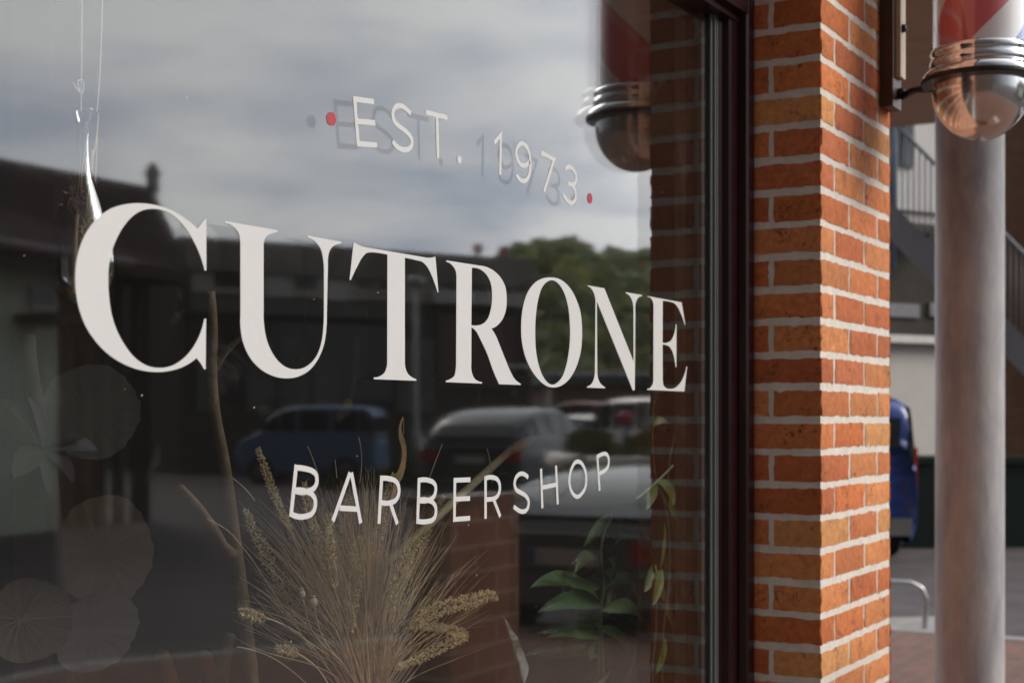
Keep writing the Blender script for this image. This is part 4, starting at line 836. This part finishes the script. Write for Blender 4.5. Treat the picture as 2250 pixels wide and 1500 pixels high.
# poppy pods
for x, y, rr, lab in ((685,1322,.0085,'round poppy seed pod, the right one of two'),(660,1304,.0070,'round poppy seed pod, the left higher one of two')):
    e_ = empty('poppy_pod', onY(x,y,.21), lab, 'seed pod', group='poppy pods')
    c = MB(); p = pth([V0,(770,1480),(x+25,y+80),(x+6,y+14)], VB.y, .21); c.tube(p, .0011, 6); c.build('stem', straw, e_, smooth=True)
    c = MB(); o_ = onY(x,y,.21); c.lathe([(0,-rr*1.1),(rr*.55,-rr*.9),(rr,-rr*.2),(rr*.92,rr*.35),(rr*.5,rr*.85),(rr*.75,rr*.95),(rr*.7,rr*1.1),(0,rr*1.0)], o_, 18); c.build('pod', mat('pod', (.48,.40,.27), .7, var=.2, vscale=120, bump=.3, bscale=300), e_, smooth=True)
# folded dry leaf above R
e_ = empty('dried_leaf', onY(868,1040,.26), 'curled golden brown leaf rising above the letter R of the lower line', 'dried leaf')
def leafmesh(mb, path, widths, nrm, fold=.25, rng=None):
    n = len(path); vs = []
    for i, p in enumerate(path):
        t_ = (path[min(i+1,n-1)]-path[max(i-1,0)]).normalized(); s = t_.cross(Vector(nrm)).normalized(); up = s.cross(t_).normalized()
        w_ = widths[i] if i < len(widths) else widths[-1]
        wob = (rng.uniform(-1,1)*w_*.08 if rng else 0)
        for k in (-1,-.5,0,.5,1): vs.append(p+s*w_*k+up*abs(k)*w_*fold*(1 if abs(k) == 1 else .9)+up*wob*abs(k))
    mb.add(vs, [(i*5+k, i*5+k+1, (i+1)*5+k+1, (i+1)*5+k) for i in range(n-1) for k in range(4)])
def wid(n, w, a=.6, b=1.0): return [w*(math.sin(math.pi*min(1,max(0.02,(i/(n-1))**b)))**a) for i in range(n)]
c = MB(); p = pth([(850,1150),(856,1100),(864,1060),(878,1020),(880,985),(874,950),(885,915)], .26); leafmesh(c, p, wid(len(p), .0125), (.3,-1,0), .5, sr); c.build('blade', mat('golden_leaf', (.34,.21,.085), .7, var=.3, vscale=50), e_, smooth=True)
# fine grass mass
c = MB(); gr = random.Random(5)
for i in range(900):
    ang = gr.gauss(0, 1); top = gr.uniform(1150,1420); side = gr.choice((-1,-1,-1,.8))
    sp_x = 815+side*abs(gr.gauss(0,1))*150+gr.uniform(-70,70); dxx = sp_x-815
    yt = 1090+abs(dxx)*.55*gr.uniform(.4,1.4)+gr.uniform(-70,150)
    if yt > 1480 or abs(dxx) > 310 or (dxx > 200 and yt < 1200): continue
    Yt = gr.uniform(.16,.45); mid = (815+dxx*gr.uniform(.18,.42)+gr.gauss(0,6), 1600+(yt-1600)*gr.uniform(.42,.58))
    p = pth([(815+gr.uniform(-35,35),1600), mid, (815+dxx*.8+gr.gauss(0,7), yt+ (1600-yt)*.13+gr.gauss(0,9)), (sp_x, yt)], VB.y, Yt, 5)
    q = gr.uniform(.6,1.3); c.cur = (q,q,q*.95); c.tube(p, taper(len(p), gr.uniform(.0005,.0011), .0002), 4, False)
for pts in ([(560,1100),(530,1065),(508,1048)],[(700,1045),(688,1010),(676,980)],[(790,1060),(794,1000),(788,960)],[(884,960),(887,930),(885,915)],[(940,1060),(958,1010),(972,975)],[(1082,1060),(1076,1010),(1070,985)],[(740,1050),(736,1010)],[(940,1160),(915,1230),(898,1300)],[(997,1262),(960,1320),(925,1375)],[(520,1420),(590,1440),(650,1480),(700,1530)],[(455,1140),(500,1165),(540,1210),(600,1300),(700,1450)]):
    p = pth(pts, .18); c.tube(p, .0007, 5, False)
tag(c.build('fine_dried_grasses', mat('fine_straw', (.66,.50,.33), .8, var=.3, vscale=20, attr='tint')), 'mass of fine dried grass stems fanning out of the vase', 'dried grass', kind='stuff')
# long stick with orange tip, strap leaf
e_ = empty('craft_stick', onY(1040,1090,.3), 'pale wooden stick with an orange tip slanting up to the right', 'stick')
c = MB(); p = [onY(790,1290,.30), onY(1125,985,.36)]; c.tube(p, .0075, 10); c.build('shaft', mat('pale_wood', (.34,.29,.19), .7, var=.2, vscale=20), e_, smooth=True)
c = MB(); c.tube([onY(1122,988,.36), onY(1150,974,.362), onY(1172,962,.364)], [.010,.011,.007], 10); c.build('orange_tip', mat('orange_tip', (.55,.20,.05), .6, var=.4, vscale=60), e_, smooth=True)
green = mat('leaf_green', (.045,.10,.03), .35, var=.35, vscale=12, bump=.2, bscale=60); green3 = mat('dark_leaf_green', (.015,.035,.014), .3, var=.3, vscale=30, bump=.3, bscale=90); green2 = mat('pale_leaf_green', (.22,.33,.15), .4, var=.3, vscale=20); vine = mat('yellow_green_leaf', (.09,.12,.012), .45, var=.4, vscale=14)
# potted ficus on the right
pl = empty('potted_plant', onY(1330,1560,.15), 'leafy green pot plant low right in the window', 'plant')
c = MB(); o_ = onY(1325,1600,.15); c.lathe([(0,.762),(.05,.762),(.075,.93),(.08,.94),(.07,.94),(.065,.92),(0,.92)], (o_.x,.15,0), 28); c.build('pot', mat('terracotta_dark', (.12,.06,.045), .7), pl, smooth=True)
for pts in ([(1325,1600),(1322,1450),(1318,1340),(1325,1290),(1320,1200),(1348,1120)],[(1330,1600),(1390,1450),(1405,1300),(1400,1150)],[(1300,1600),(1312,1480),(1312,1350)]):
    c = MB(); p = pth(pts, .15); c.tube(p, taper(len(p), .006, .0025), 8); c.build('stem', mat('plant_stem', (.06,.08,.025), .6), pl, smooth=True)
LV = [((1322,1300),(1290,1225),(1262,1260),.020,0),((1325,1295),(1345,1240),(1335,1225),.016,0),((1325,1290),(1370,1270),(1402,1320),.018,0),((1322,1340),(1370,1330),(1412,1368),.020,1),((1320,1330),(1260,1320),(1180,1345),.026,0),((1318,1320),(1240,1280),(1165,1290),.030,0),((1318,1290),(1270,1280),(1235,1262),.016,0),
      ((1345,1130),(1315,1160),(1282,1202),.016,1),((1348,1120),(1358,1135),(1368,1170),.008,0),((1322,1370),(1250,1372),(1178,1390),.020,0),((1320,1400),(1270,1385),(1200,1400),.016,0),((1404,1300),(1380,1240),(1350,1255),.016,0),((1404,1250),(1430,1240),(1440,1300),.014,0),((1400,1180),(1375,1170),(1350,1200),.014,0),((1312,1380),(1360,1400),(1390,1450),.018,0),
      ((1150,1500),(1130,1440),(1105,1350),.030,0),((1330,1350),(1345,1290),(1350,1262),.014,0),((1318,1420),(1230,1430),(1150,1440),.026,0)]
for a_, m_, b_, w_, k in LV:
    c = MB(); p = pth([a_, m_, b_], .15, .15+sr.uniform(-.05,.05), 7); leafmesh(c, p, wid(len(p), w_*.72, .9, .8), (sr.uniform(-1.2,.8),-1,sr.uniform(-.3,1.4)), .5, sr); c.build('leaf', green2 if k else (green if sr.random() < .5 else green3), pl, smooth=True)
lr = random.Random(12)
for i in range(54):
    bx_ = lr.choice((1318,1325,1340,1398,1404,1312)); by_ = lr.uniform(1170,1480); an = lr.uniform(0,6.28); ln = lr.uniform(35,75)
    ex, ey = bx_+math.cos(an)*ln, by_+abs(math.sin(an))*ln*.5-lr.uniform(-30,25)
    if ex > 1455: ex = 1440
    c = MB(); p = pth([(bx_,by_),((bx_+ex)/2+lr.uniform(-6,6),(by_+ey)/2-lr.uniform(8,24)),(ex,ey)], .13+lr.uniform(0,.12), .13+lr.uniform(0,.14), 7)
    leafmesh(c, p, wid(len(p), lr.uniform(.007,.0135), .8, .8), (lr.uniform(-1,1),-1,lr.uniform(-.6,1.2)), lr.uniform(.2,.6), lr); c.build('leaf', lr.choice((green,green,green3)), pl, smooth=True)
# climbing vine along the right reveal
vn = empty('trailing_vine', onY(1470,1500,.16), 'yellow green vine climbing inside the glass next to the dark jamb', 'vine')
for pts in ([(1460,1600),(1455,1400),(1470,1250),(1462,1120),(1440,1050),(1432,940),(1436,880)],[(1440,1600),(1432,1480),(1440,1380),(1438,1240)],[(1486,905),(1480,960),(1470,1010),(1466,1090)]):
    c = MB(); p = pth(pts, .055); c.tube(p, .0028, 7); c.build('stem', mat('vine_stem', (.045,.04,.012), .6), vn, smooth=True)
c = MB(); p = pth([(1398,1095),(1440,1060),(1478,1022)], .05); c.tube(p, .0022, 6); c.build('stalk', green2, vn, smooth=True)
for (x0,y0),(x1,y1),w_ in (((1445,1060),(1492,1150),.013),((1446,1058),(1478,1110),.014),((1444,1065),(1420,1120),.012),((1470,1100),(1486,1260),.010),((1460,1150),(1450,1250),.010),((1468,1220),(1492,1320),.012),((1455,1250),(1435,1330),.014),((1438,900),(1425,950),.008),((1434,940),(1470,930),.007),((1440,1290),(1470,1360),.016),((1462,1400),(1440,1480),.014),((1440,1240),(1415,1300),.012),((1456,1330),(1480,1420),.012),((1462,1115),(1500,1060),.008)):
    c = MB(); p = pth([(x0,y0),((x0+x1)/2+sr.uniform(-8,8),(y0+y1)/2-12),(x1,y1)], .055, .055+sr.uniform(-.02,.03), 6); leafmesh(c, p, wid(len(p), w_*1.0, .7), (sr.uniform(-.4,.4),-1,.3), .2); c.build('leaf', vine, vn, smooth=True)
# round dried palm leaves at the left
def disc(name, label, c_, rx, ry, rot, Y, mt, ribs=9, cup=.15, grp='round dried fan leaves'):
    e_ = empty(name, onY(*c_, Y), label, 'dried leaf', group=grp); o = onY(*c_, Y); k = (onY(c_[0]+10, c_[1], Y)-o).x/10; kz = (onY(c_[0], c_[1]-10, Y)-o).z/10
    c = MB(); n_, m_ = 48, 8; vs = [Vector((o.x,o.y,o.z))]
    for j in range(1, m_+1):
        for i in range(n_):
            a = 2*math.pi*i/n_; r_ = j/m_*(1+.02*math.sin(a*5)); x = rx*r_*math.cos(a); y = ry*r_*math.sin(a); ca, sa = math.cos(R(rot)), math.sin(R(rot))
            rip = .0022*math.cos(a*ribs*2)*r_; vs.append(Vector((o.x+(x*ca-y*sa)*k, o.y-cup*(j/m_)**2*.05+rip, o.z-(x*sa+y*ca)*kz)))
    fs = [(0, 1+i, 1+(i+1)%n_) for i in range(n_)]+[(1+(j-1)*n_+i, 1+(j-1)*n_+(i+1)%n_, 1+j*n_+(i+1)%n_, 1+j*n_+i)[::-1] for j in range(1, m_) for i in range(n_)]
    c.add(vs+[v+Vector((0,.0012,0)) for v in vs], fs+[tuple(len(vs)+q for q in f[::-1]) for f in fs]); c.build('leaf_disc', mt, e_, smooth=True)
    if ribs < 12: return e_
    c = MB()
    for i in range(ribs):
        a = 2*math.pi*i/ribs; x = rx*.96*math.cos(a); y = ry*.96*math.sin(a); ca, sa = math.cos(R(rot)), math.sin(R(rot))
        c.tube([o+Vector((0,-.001,0)), Vector((o.x+(x*ca-y*sa)*k, o.y-cup*.05-.001, o.z-(x*sa+y*ca)*kz))], [.0012,.0005], 4, False)
    c.build('veins', mat('leaf_vein', (.07,.05,.038), .9), e_); return e_
disc('fan_leaf', 'large grey green round leaf beneath the letter C', (195,905), 108, 104, -20, .40, mat('grey_green_leaf', (.014,.015,.012), .9, var=.2, vscale=20))
disc('fan_leaf', 'brown round leaf left of the bare branch', (225,1210), 105, 125, -10, .36, mat('brown_leaf', (.042,.026,.015), .9, var=.25, vscale=20))
disc('fan_leaf', 'mauve grey round leaf at bottom left, right of the ribbed one', (205,1385), 95, 85, -30, .30, mat('mauve_leaf', (.042,.032,.037), .9, var=.15, vscale=20))
disc('fan_leaf', 'ribbed brown leaf in the bottom left corner', (45,1360), 100, 90, 25, .26, mat('brown_leaf'), 15, .3)
disc('fan_leaf', 'dark leaf cut by the left edge of the picture', (-5,960), 75, 85, 0, .30, mat('dark_leaf', (.012,.008,.007), .8, var=.2, vscale=20))
# dried magnolia-like flower and its stalk
fl = empty('dried_flower', onY(110,985,.30), 'dark dried flower with mauve petals at the left edge', 'dried flower')
c = MB(); p = pth([(62,735),(66,800),(78,880),(92,960),(108,1060),(120,1200),(135,1400),(140,1600)], .33); c.tube(p, taper(len(p), .0085, .0125), 9); c.build('stalk', mat('dark_stalk', (.022,.012,.009), .8, var=.3, vscale=20), fl, smooth=True)
for b_, w_, cc_ in (((215,990),.012,0),((190,960),.010,1),((160,1060),.012,1),((20,900),.014,1),((60,870),.008,0),((110,1090),.012,1),((30,1050),.014,1)):
    c = MB(); p = pth([(95,985),((95+b_[0])/2,(985+b_[1])/2-14),b_], .28, .26, 6); leafmesh(c, p, wid(len(p), w_*1.1, .7), (0,-1,.6), .3); c.build('petal', mat('mauve_petal', (.03,.026,.036), .7, var=.2, vscale=20) if cc_ == 0 else mat('dark_petal', (.010,.007,.008), .8), fl, smooth=True)
# hanging teardrop glass
vg_ = onY(182,560,.16); sc_ = (onY(192,560,.16)-vg_).x/10/ (.4958/.4958); pxm = (onY(182,550,.16)-vg_).z/10
hg = empty('hanging_glass_drop', vg_, 'clear teardrop glass hanging on strings left of the letter C', 'hanging vase')
gm = mat('blown_glass', (.96,.97,.965), .0, trans=1.0, var=.01)
prof = [(24,240),(23,250),(17,270),(14,330),(20,380),(38,430),(57,480),(70,530),(74,575),(70,620),(52,650),(28,668),(0,674)]
q_ = smoothpath([(p[0],p[1]) for p in prof], False, 4); zf = (vg_.z-HC)/(HY-560)
o1 = [(max(0,p.x)*pxm, HC+zf*(HY-p.y)) for p in q_]; o2 = [(max(0,r_-.0016), z_+(.0016 if r_ < .02 and z_ < vg_.z else 0)) for r_, z_ in o1]
c = MB(); c.lathe(o1+o2[::-1]+[o1[0]], (vg_.x,vg_.y,0), 48); c.build('glass_body', gm, hg, smooth=True)
string = mat('white_cord', (.75,.74,.70), .8)
c = MB(); c.tube(pth([(180,-60),(180,60),(179,180),(178,245)], .16), .0008, 5); c.build('cord', string, hg)
c = MB(); c.tube(pth([(226,-60),(223,80),(219,170),(213,245)], .16), .0008, 5); c.build('cord', string, hg)
c = MB(); c.tube(pth([(178,205),(166,192),(160,182)], .158), .0008, 5); c.tube(pth([(178,207),(172,190),(172,178),(180,176),(184,188),(180,206)], .158), .0008, 5); c.build('bow', string, hg)
e_ = empty('dried_posy', onY(165,440,.16), 'orange brown dried posy inside the hanging glass drop', 'dried flower')
c = MB(); gr = random.Random(4)
for k in range(200):
    o = onY(165+gr.gauss(0,9), 440+gr.gauss(0,16), .16)+Vector((0,gr.gauss(0,.003),0)); d = Vector((gr.gauss(0,1),gr.gauss(0,1),gr.gauss(0,1))).normalized()*.005; s = d.orthogonal().normalized()*.0012; c.add([o-s,o+s,o+d], [(0,1,2)])
c.build('flower_head', mat('orange_brown_petal', (.42,.20,.08), .7, var=.4, vscale=80), e_)
for pts, rr in (([(168,470),(164,560),(160,650)],.0028),([(190,470),(198,380),(212,300),(216,250)],.0009),([(178,430),(182,360),(190,310)],.0007),([(170,430),(175,370),(178,330)],.0007),([(206,470),(210,380),(214,300)],.0008),([(196,560),(194,500),(198,420),(204,330)],.0016)):
    c = MB(); c.tube(pth(pts, .16), rr, 6, False); c.build('stalk', straw, e_, smooth=True)
c = MB(); spikelets(c, pth([(186,560),(190,510),(196,465)], .16), .005, gr, 1.3, .0032, awn=.004); c.build('ear', husk, e_)
# interior bits: brick pier, wooden post, craspedia ball, amber canes
p0 = onY(990,1100,.82); p1 = onY(1140,1100,.82)
bp_ = empty('brick_planter', ((p0.x+p1.x)/2,-.88,.12), 'low washed red brick planter wall mirrored right of the dried grasses', 'planter')
c = MB(); c.box((p0.x,-.93,.12),(p1.x,-.82,1.285)); c.build('brickwork', brick_mat('pink_brick', (.66,.55,.49), (.58,.47,.41), (.86,.83,.79)), bp_)
c = MB(); c.box((p0.x-.01,-.94,1.287),(p1.x+.01,-.81,1.31)); c.build('coping', mat('coping_stone', (.45,.42,.38), .85, var=.15), bp_)
po_ = MB(); a_ = onY(118,900,1.3); po_.box((a_.x,1.3,.141),(a_.x+.13,1.42,3.2)); tag(po_.build('wooden_post', mat('orange_wood', (.10,.035,.012), .7, var=.3, vscale=8)), 'orange brown wooden post inside the shop at the left', 'post')
cr = empty('billy_button', onY(765,885,.75), 'yellow billy button flower on a brown stalk above the blue car', 'dried flower')
c = MB(); o_ = onY(765,885,.75); c.lathe([(0,-.010),(.007,-.007),(.010,0),(.007,.007),(0,.010)], o_, 14); c.build('flower_ball', mat('yellow_ball', (.55,.42,.02), .7, bump=.4, bscale=400), cr, smooth=True)
c = MB(); c.tube(pth([(768,880),(780,820),(782,740)], .75), .007, 8); c.build('stalk', mat('rust_stalk', (.12,.05,.015), .7), cr, smooth=True)
for x0, x1, i in ((372,352,0),(462,448,1)):
    c = MB(); c.tube(pth([(x0+10,1560),(x0,1480),(x1,1430)], .5), [.011]*12+[.006], 8); tag(c.build('amber_cane', mat('amber_cane', (.16,.055,.015), .6), smooth=True), ['amber cane tip at the bottom edge, the left one','amber cane tip at the bottom edge next to the branch foot'][i], 'cane', 'amber canes')
